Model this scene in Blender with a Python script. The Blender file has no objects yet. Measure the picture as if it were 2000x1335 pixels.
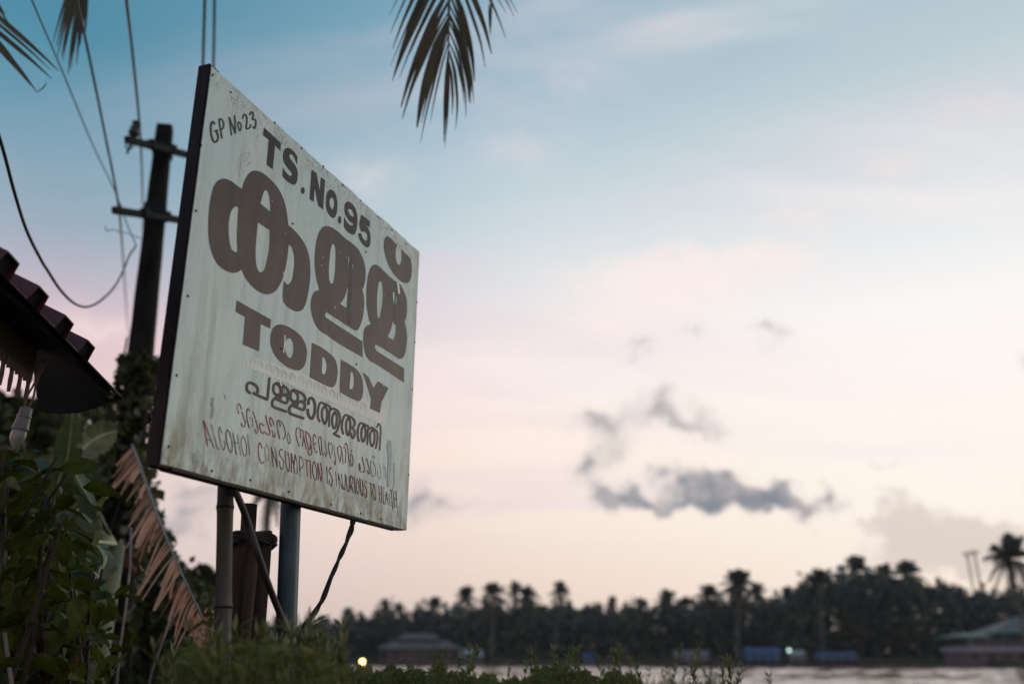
import bpy, bmesh, math, random
import numpy as np
from mathutils import Vector, Matrix
from mathutils.geometry import tessellate_polygon

S = bpy.context.scene
C = S.collection
PI = math.pi
random.seed(11)
rng = np.random.default_rng(7)

# ------------------------------------------------------------------ camera
FPX, CX, CY, YH = 1820.0, 1000.0, 667.5, 1280.0      # focal length and frame in units of the 2000-wide photograph
PITCH = math.atan((YH - CY) / FPX)
CAM = Vector((0.0, 0.0, 1.10))
cam_data = bpy.data.cameras.new('camera')
cam = bpy.data.objects.new('camera', cam_data)
C.objects.link(cam)
cam.location = CAM
cam.rotation_euler = (PI / 2 + PITCH, 0, 0)
cam_data.sensor_width = 36.0
cam_data.lens = FPX / 2000 * 36
cam_data.clip_start = 0.05
cam_data.clip_end = 6000
cam_data.dof.use_dof = True
cam_data.dof.focus_distance = 3.3
cam_data.dof.aperture_fstop = 1.35
S.camera = cam

# ------------------------------------------------------------------ view
S.view_settings.view_transform = 'Standard'
S.view_settings.look = 'None'
S.view_settings.gamma = 1
S.view_settings.exposure = 0
S.view_settings.use_curve_mapping = False
S.cycles.max_bounces = 6
S.cycles.transparent_max_bounces = 8

SUN_AZ = math.radians(62)      # right of the view, where the sky is brightest
SUN_EL = math.radians(2.0)

def lin(c):
    return tuple(((v / 255) / 12.92 if v / 255 <= 0.04045 else ((v / 255 + 0.055) / 1.055) ** 2.4) for v in c)

# ------------------------------------------------------------------ world: dusk sky
W = bpy.data.worlds.new('World')
S.world = W
W.use_nodes = True
nt = W.node_tree
nt.nodes.clear()
N = nt.nodes
L = nt.links

def nd(t, **kw):
    n = N.new(t)
    for k, v in kw.items():
        setattr(n, k, v)
    return n

def mth(op, a, b=None, c=None, clamp=False):
    n = N.new('ShaderNodeMath')
    n.operation = op
    n.use_clamp = clamp
    for i, v in enumerate((a, b, c)):
        if v is None:
            continue
        if isinstance(v, (int, float)):
            n.inputs[i].default_value = v
        else:
            L.new(v, n.inputs[i])
    return n.outputs[0]

def sstep(v, lo, hi):
    n = N.new('ShaderNodeMapRange')
    n.interpolation_type = 'SMOOTHSTEP'
    L.new(v, n.inputs['Value'])
    n.inputs['From Min'].default_value = lo
    n.inputs['From Max'].default_value = hi
    return n.outputs['Result']

def ramp(v, stops):
    n = N.new('ShaderNodeValToRGB')
    n.color_ramp.interpolation = 'EASE' if False else 'LINEAR'
    e = n.color_ramp.elements
    while len(e) < len(stops):
        e.new(0.5)
    for el, (p, c) in zip(e, stops):
        el.position = p
        el.color = lin(c) + (1,)
    L.new(v, n.inputs[0])
    return n.outputs[0]

def mixc(f, a, b, mode='MIX'):
    n = N.new('ShaderNodeMix')
    n.data_type = 'RGBA'
    n.blend_type = mode
    n.clamp_factor = True
    if isinstance(f, (int, float)):
        n.inputs[0].default_value = f
    else:
        L.new(f, n.inputs[0])
    for s, v in ((6, a), (7, b)):
        if isinstance(v, tuple):
            n.inputs[s].default_value = v
        else:
            L.new(v, n.inputs[s])
    return n.outputs[2]

tc = nd('ShaderNodeTexCoord')
sep = nd('ShaderNodeSeparateXYZ')
L.new(tc.outputs['Generated'], sep.inputs[0])
dx, dy, dz = sep.outputs
zc = mth('MAXIMUM', dz, 0.0)
hyp = mth('MAXIMUM', mth('SQRT', mth('ADD', mth('MULTIPLY', dx, dx), mth('MULTIPLY', dy, dy))), 0.001)
cosd = mth('DIVIDE', mth('ADD', mth('MULTIPLY', dx, math.sin(SUN_AZ)), mth('MULTIPLY', dy, math.cos(SUN_AZ))), hyp)

cool = ramp(zc, [(0.0, (204, 186, 186)), (0.06, (212, 195, 195)), (0.14, (226, 207, 204)), (0.24, (233, 205, 205)),
                 (0.30, (220, 192, 199)), (0.345, (188, 182, 196)), (0.40, (148, 170, 186)), (0.46, (113, 157, 178)),
                 (0.55, (82, 140, 165)), (0.75, (70, 128, 155)), (1.0, (64, 118, 148))])
midr = ramp(zc, [(0.0, (222, 200, 188)), (0.06, (234, 213, 199)), (0.14, (248, 229, 215)), (0.22, (254, 236, 226)),
                 (0.31, (246, 234, 233)), (0.40, (216, 224, 228)), (0.47, (193, 210, 219)), (0.54, (164, 191, 206)),
                 (0.62, (134, 173, 193)), (0.8, (108, 154, 178)), (1.0, (96, 142, 168))])
warm = ramp(zc, [(0.0, (253, 229, 210)), (0.06, (255, 238, 222)), (0.14, (255, 246, 236)), (0.24, (255, 247, 240)),
                 (0.33, (250, 248, 246)), (0.40, (232, 234, 236)), (0.47, (214, 219, 224)), (0.54, (190, 205, 213)),
                 (0.62, (164, 188, 201)), (0.8, (140, 171, 190)), (1.0, (124, 160, 182))])
t1 = sstep(cosd, -0.05, 0.56)
t2 = sstep(cosd, 0.32, 0.88)
base = mixc(t2, mixc(t1, cool, midr), warm)

# thin high cloud: long soft streaks on a flat cloud deck
comb = nd('ShaderNodeCombineXYZ')
den = mth('ADD', zc, 0.22)
L.new(mth('DIVIDE', dx, den), comb.inputs[0])
L.new(mth('DIVIDE', dy, den), comb.inputs[1])
mp = nd('ShaderNodeMapping')
mp.inputs['Rotation'].default_value = (0, 0, math.radians(-52))
mp.inputs['Scale'].default_value = (0.65, 2.3, 1)
mp.inputs['Location'].default_value = (17.3, 3.3, 0)
L.new(comb.outputs[0], mp.inputs[0])
nz = nd('ShaderNodeTexNoise')
nz.inputs['Scale'].default_value = 1.5
nz.inputs['Detail'].default_value = 5
nz.inputs['Roughness'].default_value = 0.5
nz.inputs['Distortion'].default_value = 0.5
L.new(mp.outputs[0], nz.inputs['Vector'])
wisp = mth('MULTIPLY', mth('MULTIPLY', sstep(nz.outputs[0], 0.42, 0.70), sstep(dz, 0.02, 0.2)), mth('MULTIPLY_ADD', t1, 0.85, 0.15))
base = mixc(mth('MULTIPLY', wisp, 0.6), base, mixc(t2, lin((226, 208, 216)) + (1,), lin((253, 243, 240)) + (1,)))

# small grey cumulus near the horizon, each at its own bearing and height
yy = mth('MAXIMUM', dy, 0.05)
gu = mth('DIVIDE', dx, yy)
gv = mth('DIVIDE', dz, yy)
front = sstep(dy, 0.2, 0.35)
cvec = nd('ShaderNodeCombineXYZ')
L.new(gu, cvec.inputs[0])
L.new(gv, cvec.inputs[1])
n1 = nd('ShaderNodeTexNoise')
n1.noise_dimensions = '2D'
n1.inputs['Scale'].default_value = 24
n1.inputs['Detail'].default_value = 2.5
n1.inputs['Roughness'].default_value = 0.55
L.new(cvec.outputs[0], n1.inputs['Vector'])
wv = nd('ShaderNodeVectorMath', operation='MULTIPLY_ADD')      # billows: push the coordinates about
L.new(n1.outputs['Color'], wv.inputs[0])
wv.inputs[1].default_value = (0.075, 0.055, 0)
L.new(cvec.outputs[0], wv.inputs[2])

def bearing(px, py):
    r = ((px - CX), (CY - py), FPX)
    up = r[1] * math.cos(PITCH) + r[2] * math.sin(PITCH)
    fw = r[2] * math.cos(PITCH) - r[1] * math.sin(PITCH)
    return r[0] / fw, up / fw

def cloud_bank(blobs, soft=False):
    tot = None
    for px, py, rx, ry, amp in blobs:
        u, v = bearing(px, py)
        u, v = u + .0375, v + .0275
        sx, sy = FPX * 1.02 / (rx * 2.1), FPX * 1.02 / (ry * 2.1)
        m_ = nd('ShaderNodeMapping')
        m_.inputs['Scale'].default_value = (sx, sy, 1)
        m_.inputs['Location'].default_value = (-u * sx, -v * sy, 0)
        L.new(wv.outputs[0], m_.inputs[0])
        g = nd('ShaderNodeTexGradient', gradient_type='QUADRATIC_SPHERE')
        L.new(m_.outputs[0], g.inputs[0])
        tot = mth('MULTIPLY_ADD', g.outputs['Fac'], amp * 1.5, tot if tot is not None else 0.0)
    if soft:
        return mth('MULTIPLY', tot, front)
    return mth('MULTIPLY', mth('MULTIPLY', tot, mth('MULTIPLY_ADD', n1.outputs[0], 1.1, 0.5)), front)

dark = cloud_bank([(1325, 935, 48, 30, .85), (1385, 962, 55, 34, 1.0), (1440, 955, 60, 30, 1.0), (1495, 972, 50, 28, .95),
                   (1525, 980, 56, 26, 1.0), (1580, 988, 52, 24, 1.0), (1345, 985, 70, 18, .75), (1195, 968, 44, 24, .95),
                   (1255, 982, 50, 20, .75), (1175, 822, 74, 30, .62), (1300, 794, 62, 38, .62), (1345, 824, 52, 24, .5),
                   (1150, 914, 34, 24, .75), (1195, 875, 46, 36, .42), (1400, 840, 45, 10, .3), (1345, 640, 38, 15, .4),
                   (1500, 648, 42, 22, .5), (1255, 688, 32, 20, .4), (1995, 708, 30, 22, .42), (815, 985, 60, 38, .8),
                   (925, 985, 50, 10, .3), (1745, 905, 40, 14, .22), (370, 1010, 60, 34, .7), (395, 950, 60, 26, .5),
                   (330, 1050, 50, 18, .5)])
pale = cloud_bank([(1730, 1015, 50, 34, .8), (1780, 1000, 40, 40, .75), (1800, 1060, 100, 40, .95), (1890, 1040, 70, 36, .9),
                   (1960, 1065, 80, 36, .9), (1850, 1100, 130, 30, .8)])
cd = sstep(dark, 0.0, 1.3)
cp = sstep(pale, 0.12, 1.15)
veil = cloud_bank([(1300, 555, 220, 70, .9), (1480, 500, 170, 46, .6), (1180, 640, 120, 40, .5), (1120, 160, 170, 70, .45), (1010, 290, 140, 80, .45), (1900, 210, 170, 60, .6),
                   (1740, 320, 150, 40, .5), (1560, 420, 130, 40, .4), (720, 340, 150, 90, .4), (960, 700, 120, 40, .4), (180, 640, 160, 60, .4)], True)
base = mixc(mth('MULTIPLY', sstep(veil, 0.0, 1.0), 0.75), base, mixc(sstep(zc, .38, .56), lin((255, 238, 232)) + (1,), lin((208, 207, 217)) + (1,)))
sky = mixc(mth('MULTIPLY', cp, 0.72), base, mixc(t2, lin((205, 190, 188)) + (1,), lin((214, 200, 193)) + (1,)))
sky = mixc(mth('MULTIPLY', cd, 0.98), sky, mixc(sstep(n1.outputs[0], .30, .66), mixc(t1, lin((150, 153, 168)) + (1,), lin((130, 136, 146)) + (1,)), lin((178, 172, 174)) + (1,)))

nish = nd('ShaderNodeTexSky')
nish.sky_type = 'NISHITA'
nish.sun_disc = False
nish.sun_elevation = SUN_EL
nish.sun_rotation = SUN_AZ
nish.altitude = 0
nish.dust_density = 1.5
bg1 = nd('ShaderNodeBackground')
L.new(nish.outputs[0], bg1.inputs[0])
bg1.inputs[1].default_value = 0.05
bg2 = nd('ShaderNodeBackground')
L.new(sky, bg2.inputs[0])
bg2.inputs[1].default_value = 1.075
mixs = nd('ShaderNodeMixShader')
mixs.inputs[0].default_value = 0.94
L.new(bg1.outputs[0], mixs.inputs[1])
L.new(bg2.outputs[0], mixs.inputs[2])
wo = nd('ShaderNodeOutputWorld')
L.new(mixs.outputs[0], wo.inputs[0])

# ------------------------------------------------------------------ the last light of a sun at the horizon
sl = bpy.data.lights.new('sun', 'SUN')
sl.energy = 0.5
sl.angle = math.radians(24)
sl.color = (1.0, 0.80, 0.66)
so = bpy.data.objects.new('sun', sl)
C.objects.link(so)
sd = Vector((math.sin(SUN_AZ) * math.cos(SUN_EL + .1), math.cos(SUN_AZ) * math.cos(SUN_EL + .1), math.sin(SUN_EL + .1)))
so.rotation_euler = (-sd).to_track_quat('-Z', 'Y').to_euler()
so.location = sd * 60

# ------------------------------------------------------------------ helpers
CP, SP = math.cos(PITCH), math.sin(PITCH)

def P(px, py, Y):
    """the point at forward distance Y that stands on the bearing (px, py)"""
    u, v = bearing(px, py)
    return Vector((CAM.x + u * Y, CAM.y + Y, CAM.z + v * Y))

def mpp(p):
    """metres that one unit of the 2000-wide frame spans at the point p"""
    return ((p.y - CAM.y) * CP + (p.z - CAM.z) * SP) / FPX

def mat(name, col, rough=0.7, var=0.25, scale=8.0, bump=0.0, spec=0.5, metal=0.0, stretch=(1, 1, 1), col2=None, trans=0.0, emis=None):
    m = bpy.data.materials.new(name)
    m.use_nodes = True
    t = m.node_tree
    b = t.nodes['Principled BSDF']
    b.inputs['Roughness'].default_value = rough
    b.inputs['Specular IOR Level'].default_value = spec
    b.inputs['Metallic'].default_value = metal
    tcn = t.nodes.new('ShaderNodeTexCoord')
    mpn = t.nodes.new('ShaderNodeMapping')
    mpn.inputs['Scale'].default_value = stretch
    t.links.new(tcn.outputs['Object'], mpn.inputs[0])
    nn = t.nodes.new('ShaderNodeTexNoise')
    nn.inputs['Scale'].default_value = scale
    nn.inputs['Detail'].default_value = 6
    nn.inputs['Roughness'].default_value = 0.62
    t.links.new(mpn.outputs[0], nn.inputs['Vector'])
    cr = t.nodes.new('ShaderNodeValToRGB')
    c2 = col2 if col2 else tuple(min(1, v * (1 + var)) for v in col)
    c1 = tuple(v * (1 - var) for v in col)
    cr.color_ramp.elements[0].position = 0.3
    cr.color_ramp.elements[0].color = c1 + (1,)
    cr.color_ramp.elements[1].position = 0.7
    cr.color_ramp.elements[1].color = c2 + (1,)
    t.links.new(nn.outputs[0], cr.inputs[0])
    t.links.new(cr.outputs[0], b.inputs['Base Color'])
    if bump:
        bp = t.nodes.new('ShaderNodeBump')
        bp.inputs['Strength'].default_value = bump
        bp.inputs['Distance'].default_value = 0.02
        t.links.new(nn.outputs[0], bp.inputs['Height'])
        t.links.new(bp.outputs[0], b.inputs['Normal'])
    if trans:
        out = t.nodes['Material Output']
        tr = t.nodes.new('ShaderNodeBsdfTranslucent')
        t.links.new(cr.outputs[0], tr.inputs[0])
        mx = t.nodes.new('ShaderNodeMixShader')
        mx.inputs[0].default_value = trans
        t.links.new(b.outputs[0], mx.inputs[1])
        t.links.new(tr.outputs[0], mx.inputs[2])
        t.links.new(mx.outputs[0], out.inputs[0])
    if emis:
        b.inputs['Emission Color'].default_value = emis[0] + (1,)
        b.inputs['Emission Strength'].default_value = emis[1]
    return m

def make(name, verts, faces, m, parent=None, smooth=False):
    me = bpy.data.meshes.new(name)
    me.from_pydata([tuple(v) for v in verts], [], faces)
    me.materials.append(m)
    if smooth:
        me.polygons.foreach_set('use_smooth', [True] * len(me.polygons))
    me.update()
    o = bpy.data.objects.new(name, me)
    C.objects.link(o)
    if parent:
        o.parent = parent
    return o

def make_np(name, V, F, m, parent=None):
    """many faces of one size; V (n,3) array, F (k,c) index array"""
    me = bpy.data.meshes.new(name)
    k, c = F.shape
    me.vertices.add(len(V))
    me.vertices.foreach_set('co', np.asarray(V, dtype=np.float32).ravel())
    me.loops.add(k * c)
    me.loops.foreach_set('vertex_index', F.astype(np.int32).ravel())
    me.polygons.add(k)
    me.polygons.foreach_set('loop_start', np.arange(0, k * c, c, dtype=np.int32))
    me.polygons.foreach_set('loop_total', np.full(k, c, dtype=np.int32))
    me.materials.append(m)
    me.update(calc_edges=True)
    me.validate()
    o = bpy.data.objects.new(name, me)
    C.objects.link(o)
    if parent:
        o.parent = parent
    return o

def empty(name, loc=(0, 0, 0), rz=0.0):
    o = bpy.data.objects.new(name, None)
    C.objects.link(o)
    o.location = loc
    o.rotation_euler = (0, 0, rz)
    o.empty_display_size = 0.1
    return o

def tag(o, label, cat=None, group=None, kind=None):
    if label:
        o['label'] = label
    if cat:
        o['category'] = cat
    if group:
        o['group'] = group
    if kind:
        o['kind'] = kind
    return o

def tube_data(pts, rad, seg=8, cap=True):
    """round bar along pts; rad is a number or one radius per point"""
    pts = [Vector(p) for p in pts]
    n = len(pts)
    if isinstance(rad, (int, float)):
        rad = [rad] * n
    V, F = [], []
    prev = None
    for i, p in enumerate(pts):
        d = (pts[min(i + 1, n - 1)] - pts[max(i - 1, 0)]).normalized()
        if prev is None:
            a = d.cross(Vector((0, 0, 1)))
            if a.length < 1e-3:
                a = d.cross(Vector((0, 1, 0)))
        else:
            a = prev - d * prev.dot(d)
        a.normalize()
        prev = a
        b = d.cross(a)
        for k in range(seg):
            t = 2 * PI * k / seg
            V.append(p + (a * math.cos(t) + b * math.sin(t)) * rad[i])
    for i in range(n - 1):
        for k in range(seg):
            k2 = (k + 1) % seg
            F.append((i * seg + k, i * seg + k2, (i + 1) * seg + k2, (i + 1) * seg + k))
    if cap:
        F.append(tuple(range(seg - 1, -1, -1)))
        F.append(tuple((n - 1) * seg + k for k in range(seg)))
    return V, F

def tube(name, pts, rad, m, parent=None, seg=8):
    V, F = tube_data(pts, rad, seg)
    return make(name, V, F, m, parent, smooth=True)

def join(parts):
    V, F = [], []
    for v, f in parts:
        o = len(V)
        V += list(v)
        F += [tuple(i + o for i in q) for q in f]
    return V, F

def box_data(a, b):
    (x0, y0, z0), (x1, y1, z1) = a, b
    V = [(x0, y0, z0), (x1, y0, z0), (x1, y1, z0), (x0, y1, z0), (x0, y0, z1), (x1, y0, z1), (x1, y1, z1), (x0, y1, z1)]
    F = [(3, 2, 1, 0), (4, 5, 6, 7), (0, 1, 5, 4), (1, 2, 6, 5), (2, 3, 7, 6), (3, 0, 4, 7)]
    return V, F

def box(name, a, b, m, parent=None, bevel=0.0):
    o = make(name, *box_data(a, b), m, parent)
    if bevel:
        bm = bmesh.new()
        bm.from_mesh(o.data)
        bmesh.ops.bevel(bm, geom=list(bm.edges), offset=bevel, segments=2, affect='EDGES')
        bm.to_mesh(o.data)
        bm.free()
    return o

def spline(pts, sub=8):
    """Catmull-Rom through the points"""
    pts = [Vector(p) for p in pts]
    if len(pts) < 3:
        return pts
    e = [pts[0] * 2 - pts[1]] + pts + [pts[-1] * 2 - pts[-2]]
    out = []
    for i in range(1, len(e) - 2):
        p0, p1, p2, p3 = e[i - 1:i + 3]
        for k in range(sub):
            t = k / sub
            out.append(0.5 * ((2 * p1) + (p2 - p0) * t + (2 * p0 - 5 * p1 + 4 * p2 - p3) * t * t + (3 * p1 - p0 - 3 * p2 + p3) * t ** 3))
    out.append(pts[-1])
    return out

def copy_tree(o, parent=None):
    c = o.copy()
    C.objects.link(c)
    c.parent = parent
    for ch in o.children:
        copy_tree(ch, c)
    return c

# ================================================================== THE SIGN
SIGN_O = Vector((-0.91916, 2.4170, CAM.z + 0.4775))       # lower near corner of the tin sheet
SIGN_AZ = math.radians(19.92)
sU = Vector((math.sin(SIGN_AZ), math.cos(SIGN_AZ), 0))
sNrm = Vector((math.cos(SIGN_AZ), -math.sin(SIGN_AZ), 0))

def board(px, py):
    """board coordinates (along, up) of a bearing: the sheet is a flat vertical plane"""
    u, v = bearing(px, py)
    d = Vector((u, 1, v))
    t = (SIGN_O - CAM).dot(sNrm) / d.dot(sNrm)
    q = CAM + d * t - SIGN_O
    return q.dot(sU), q.z

def board_material():
    m = bpy.data.materials.new('weathered_white_tin')
    m.use_nodes = True
    t = m.node_tree
    b = t.nodes['Principled BSDF']
    lk = t.links.new

    def n_(ty):
        return t.nodes.new(ty)

    def noise(scale, stretch, detail=6, rough=.6, loc=(0, 0, 0)):
        mp_ = n_('ShaderNodeMapping')
        mp_.inputs['Scale'].default_value = stretch
        mp_.inputs['Location'].default_value = loc
        lk(tcn.outputs['Object'], mp_.inputs[0])
        q = n_('ShaderNodeTexNoise')
        q.inputs['Scale'].default_value = scale
        q.inputs['Detail'].default_value = detail
        q.inputs['Roughness'].default_value = rough
        lk(mp_.outputs[0], q.inputs['Vector'])
        return q.outputs[0]

    def mr(v, a, c, lo=0.0, hi=1.0):
        q = n_('ShaderNodeMapRange')
        q.interpolation_type = 'SMOOTHSTEP'
        lk(v, q.inputs[0])
        q.inputs[1].default_value = a
        q.inputs[2].default_value = c
        q.inputs[3].default_value = lo
        q.inputs[4].default_value = hi
        return q.outputs[0]

    def mul(a, c, op='MULTIPLY'):
        q = n_('ShaderNodeMath')
        q.operation = op
        for i, v in enumerate((a, c)):
            if isinstance(v, (int, float)):
                q.inputs[i].default_value = v
            else:
                lk(v, q.inputs[i])
        return q.outputs[0]

    def mix(f, a, c):
        q = n_('ShaderNodeMix')
        q.data_type = 'RGBA'
        lk(f, q.inputs[0])
        for s, v in ((6, a), (7, c)):
            if isinstance(v, tuple):
                q.inputs[s].default_value = v + (1,)
            else:
                lk(v, q.inputs[s])
        return q.outputs[2]
    tcn = n_('ShaderNodeTexCoord')
    sp = n_('ShaderNodeSeparateXYZ')
    lk(tcn.outputs['Object'], sp.inputs[0])
    X, Z = sp.outputs[0], sp.outputs[2]
    big = noise(2.2, (1, 1, .7))
    col = mix(mr(big, .35, .65), (.52, .67, .66), (.59, .69, .66))
    # soft vertical runs of dirt
    runs = noise(9, (2.6, 1, .16), 5, .6)
    col = mix(mul(mr(runs, .44, .74), .44), col, (.34, .36, .30))
    fine = noise(70, (1.6, 1, .35), 4, .7)
    col = mix(mul(mr(fine, .46, .72), .36), col, (.40, .42, .37))
    # mould and algae creeping up from the bottom edge and in the lower corners
    low = mr(Z, .42, .0)
    alg = noise(6.5, (1.8, 1, .55), 8, .68, (4, 0, 2))
    col = mix(mul(mul(low, mr(alg, .40, .68)), .85), col, (.28, .28, .16))
    alg2 = noise(16, (1.6, 1, .7), 6, .7, (1, 0, 7))
    low2 = mr(Z, .16, .0)
    col = mix(mul(mul(low2, mr(alg2, .40, .62)), .85), col, (.13, .115, .065))
    # grime specks along the top edge
    spk = noise(120, (1, 1, .8), 3, .75)
    patch = noise(7, (1.2, 1, 1), 4, .6, (9, 0, 3))
    top = mr(Z, 1.04, 1.22)
    col = mix(mul(mul(mul(mr(spk, .52, .62), mr(patch, .40, .60)), mul(top, .9)), 1.0), col, (.10, .11, .10))
    tan = noise(11, (1, 1, .8), 5, .6, (5, 0, 5))
    col = mix(mul(mul(top, mr(tan, .5, .7)), .5), col, (.50, .46, .38))
    # scattered tiny spots everywhere
    sp2 = noise(190, (1, 1, 1), 2, .6, (2, 0, 2))
    col = mix(mul(mr(sp2, .68, .74), .55), col, (.20, .19, .17))
    # far edge: green rot
    rgt = mr(X, 1.30, 1.47)
    col = mix(mul(mul(rgt, mr(alg, .42, .66)), .6), col, (.27, .26, .19))
    lk(col, b.inputs['Base Color'])
    rr = mr(runs, .3, .8, .34, .55)
    lk(rr, b.inputs['Roughness'])
    b.inputs['Specular IOR Level'].default_value = 0.22
    hb = noise(3.0, (1, 1, 1), 2, .5, (7, 0, 1))
    hb2 = noise(45, (1, 1, .6), 4, .6)
    bp = n_('ShaderNodeBump')
    bp.inputs['Strength'].default_value = .28
    bp.inputs['Distance'].default_value = .03
    lk(hb, bp.inputs['Height'])
    bq = n_('ShaderNodeBump')
    bq.inputs['Strength'].default_value = .10
    bq.inputs['Distance'].default_value = .004
    lk(hb2, bq.inputs['Height'])
    lk(bp.outputs[0], bq.inputs['Normal'])
    lk(bq.outputs[0], b.inputs['Normal'])
    return m

def paint(name, col, col2, rough, scale=14, chip=0.0):
    m = mat(name, col, rough, .18, scale, 0.06, 0.15, 0, (1.6, 1, .5), col2)
    if chip:
        t = m.node_tree
        b = t.nodes['Principled BSDF']
        src = b.inputs['Base Color'].links[0].from_socket
        tcn = t.nodes.new('ShaderNodeTexCoord')
        mp_ = t.nodes.new('ShaderNodeMapping')
        mp_.inputs['Scale'].default_value = (1, 1, .45)
        t.links.new(tcn.outputs['Object'], mp_.inputs[0])
        q = t.nodes.new('ShaderNodeTexNoise')
        q.inputs['Scale'].default_value = 60
        q.inputs['Detail'].default_value = 5
        t.links.new(mp_.outputs[0], q.inputs['Vector'])
        r = t.nodes.new('ShaderNodeMapRange')
        r.interpolation_type = 'SMOOTHSTEP'
        t.links.new(q.outputs[0], r.inputs[0])
        r.inputs[1].default_value = .62 - chip
        r.inputs[2].default_value = .70 - chip * .6
        x = t.nodes.new('ShaderNodeMix')
        x.data_type = 'RGBA'
        t.links.new(r.outputs[0], x.inputs[0])
        t.links.new(src, x.inputs[6])
        x.inputs[7].default_value = (.36, .37, .33, 1)
        t.links.new(x.outputs[2], b.inputs['Base Color'])
    return m

M_TIN = board_material()
M_FRAME = mat('oxide_red_frame_wood', (.008, .002, .003), .5, .4, 30, .25, .22, 0, (1, 1, .2), (.026, .007, .006))
M_BIG = paint('faded_black_sign_paint', (.024, .018, .015), (.075, .049, .036), .44, 7, -.085)
M_BIG.node_tree.nodes['Principled BSDF'].inputs['Specular IOR Level'].default_value = .26
M_TITLE = paint('dark_grey_sign_paint', (.022, .021, .021), (.036, .032, .030), .42)
M_SMALL = paint('brown_sign_paint', (.044, .030, .026), (.070, .047, .038), .45)
M_GREY = paint('blue_grey_brush_paint', (.040, .056, .058), (.060, .078, .076), .5)
M_RED = paint('worn_crimson_paint', (.30, .014, .050), (.17, .016, .034), .5, 40, .03)
M_REDDARK = paint('worn_brown_red_paint', (.13, .018, .030), (.16, .048, .048), .55, 40, .08)
M_FAINT = paint('faint_grey_paint', (.28, .26, .23), (.36, .34, .30), .6, 40, .10)
M_BAND = mat('cream_overpaint', (.58, .64, .585), .42, .07, 18, .05, .45, 0, (2, 1, .4))
M_BARE = mat('bare_blue_undercoat', (.25, .36, .39), .5, .15, 25, .1)
M_NAIL = mat('rusty_nail', (.045, .035, .03), .6, .4, 200)
M_MOULD = mat('dark_mould', (.075, .065, .052), .7, .4, 60)
M_CHIP = mat('bare_bright_tin', (.80, .74, .60), .35, .1, 60)

sign = empty('sign_board', SIGN_O, PI / 2 - SIGN_AZ)
tag(sign, 'large weathered white tin toddy shop board with brown painted Malayalam and English lettering', 'sign')

corner = [board(*q) for q in ((312, 905), (793, 1035), (818, 492), (412, 130))]
r2 = random.Random(5)

def edge_pts(a, b, n, amp):
    out = []
    for i in range(n):
        t = i / n
        w = amp * (math.sin(t * 23 + a[0] * 9) * .5 + r2.uniform(-.6, .6)) * (1 if 0 < i else 0)
        x, z = a[0] + (b[0] - a[0]) * t, a[1] + (b[1] - a[1]) * t
        dx_, dz_ = b[0] - a[0], b[1] - a[1]
        l_ = math.hypot(dx_, dz_)
        out.append((x - dz_ / l_ * w, z + dx_ / l_ * w))
    return out

outl = (edge_pts(corner[0], corner[1], 34, .0012) + edge_pts(corner[1], corner[2], 24, .0016)
        + edge_pts(corner[2], corner[3], 40, .0030) + edge_pts(corner[3], corner[0], 24, .0008))
nO = len(outl)
tris = tessellate_polygon([[Vector((x, z, 0)) for x, z in outl]])
Vs = [(x, -.003, z) for x, z in outl] + [(x, -.0005, z) for x, z in outl]
Fs = [tuple(t) for t in tris] + [tuple(i + nO for i in reversed(t)) for t in tris]
Fs += [(i, (i + 1) % nO, (i + 1) % nO + nO, i + nO) for i in range(nO)]
sheet = make('tin_sheet', Vs, Fs, M_TIN, sign)
bm = bmesh.new()
bm.from_mesh(sheet.data)
bmesh.ops.recalc_face_normals(bm, faces=list(bm.faces))
bm.to_mesh(sheet.data)
bm.free()

# wooden frame behind the sheet
(c0x, c0z), (c1x, c1z), (c2x, c2z), (c3x, c3z) = corner
FD = .044
def bar(name, a, b, w, parent, m, ext=0.0):
    """bar of width w inward from the edge a-b, behind the sheet"""
    a, b = Vector((a[0], 0, a[1])), Vector((b[0], 0, b[1]))
    d = (b - a).normalized()
    nrm = Vector((-d.z, 0, d.x))
    a = a - d * ext
    b = b + d * ext
    V = []
    for y in (0.0, FD):
        for p_, q in ((a, -.004), (b, -.004), (b, w), (a, w)):
            r = p_ + nrm * q
            V.append((r.x, y, r.z))
    F = [(0, 1, 2, 3), (7, 6, 5, 4), (0, 4, 5, 1), (1, 5, 6, 2), (2, 6, 7, 3), (3, 7, 4, 0)]
    o = make(name, V, F, m, parent)
    q = bmesh.new()
    q.from_mesh(o.data)
    bmesh.ops.recalc_face_normals(q, faces=list(q.faces))
    bmesh.ops.bevel(q, geom=list(q.edges), offset=.003, segments=2, affect='EDGES')
    q.to_mesh(o.data)
    q.free()
    return o
bar('frame_bar', (c3x - .002, c3z + .010), (c0x - .002, c0z - .006), .045, sign, M_FRAME)
bar('frame_bar', (c1x, c1z), (c2x, c2z - .012), .045, sign, M_FRAME)
bar('frame_bar', (c0x + .046, c0z - .004), (c1x - .047, c1z - .002), .045, sign, M_FRAME)
bar('frame_bar', (c2x - .047, c2z - .012), (c3x + .045, c3z - .012), .045, sign, M_FRAME)

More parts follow.
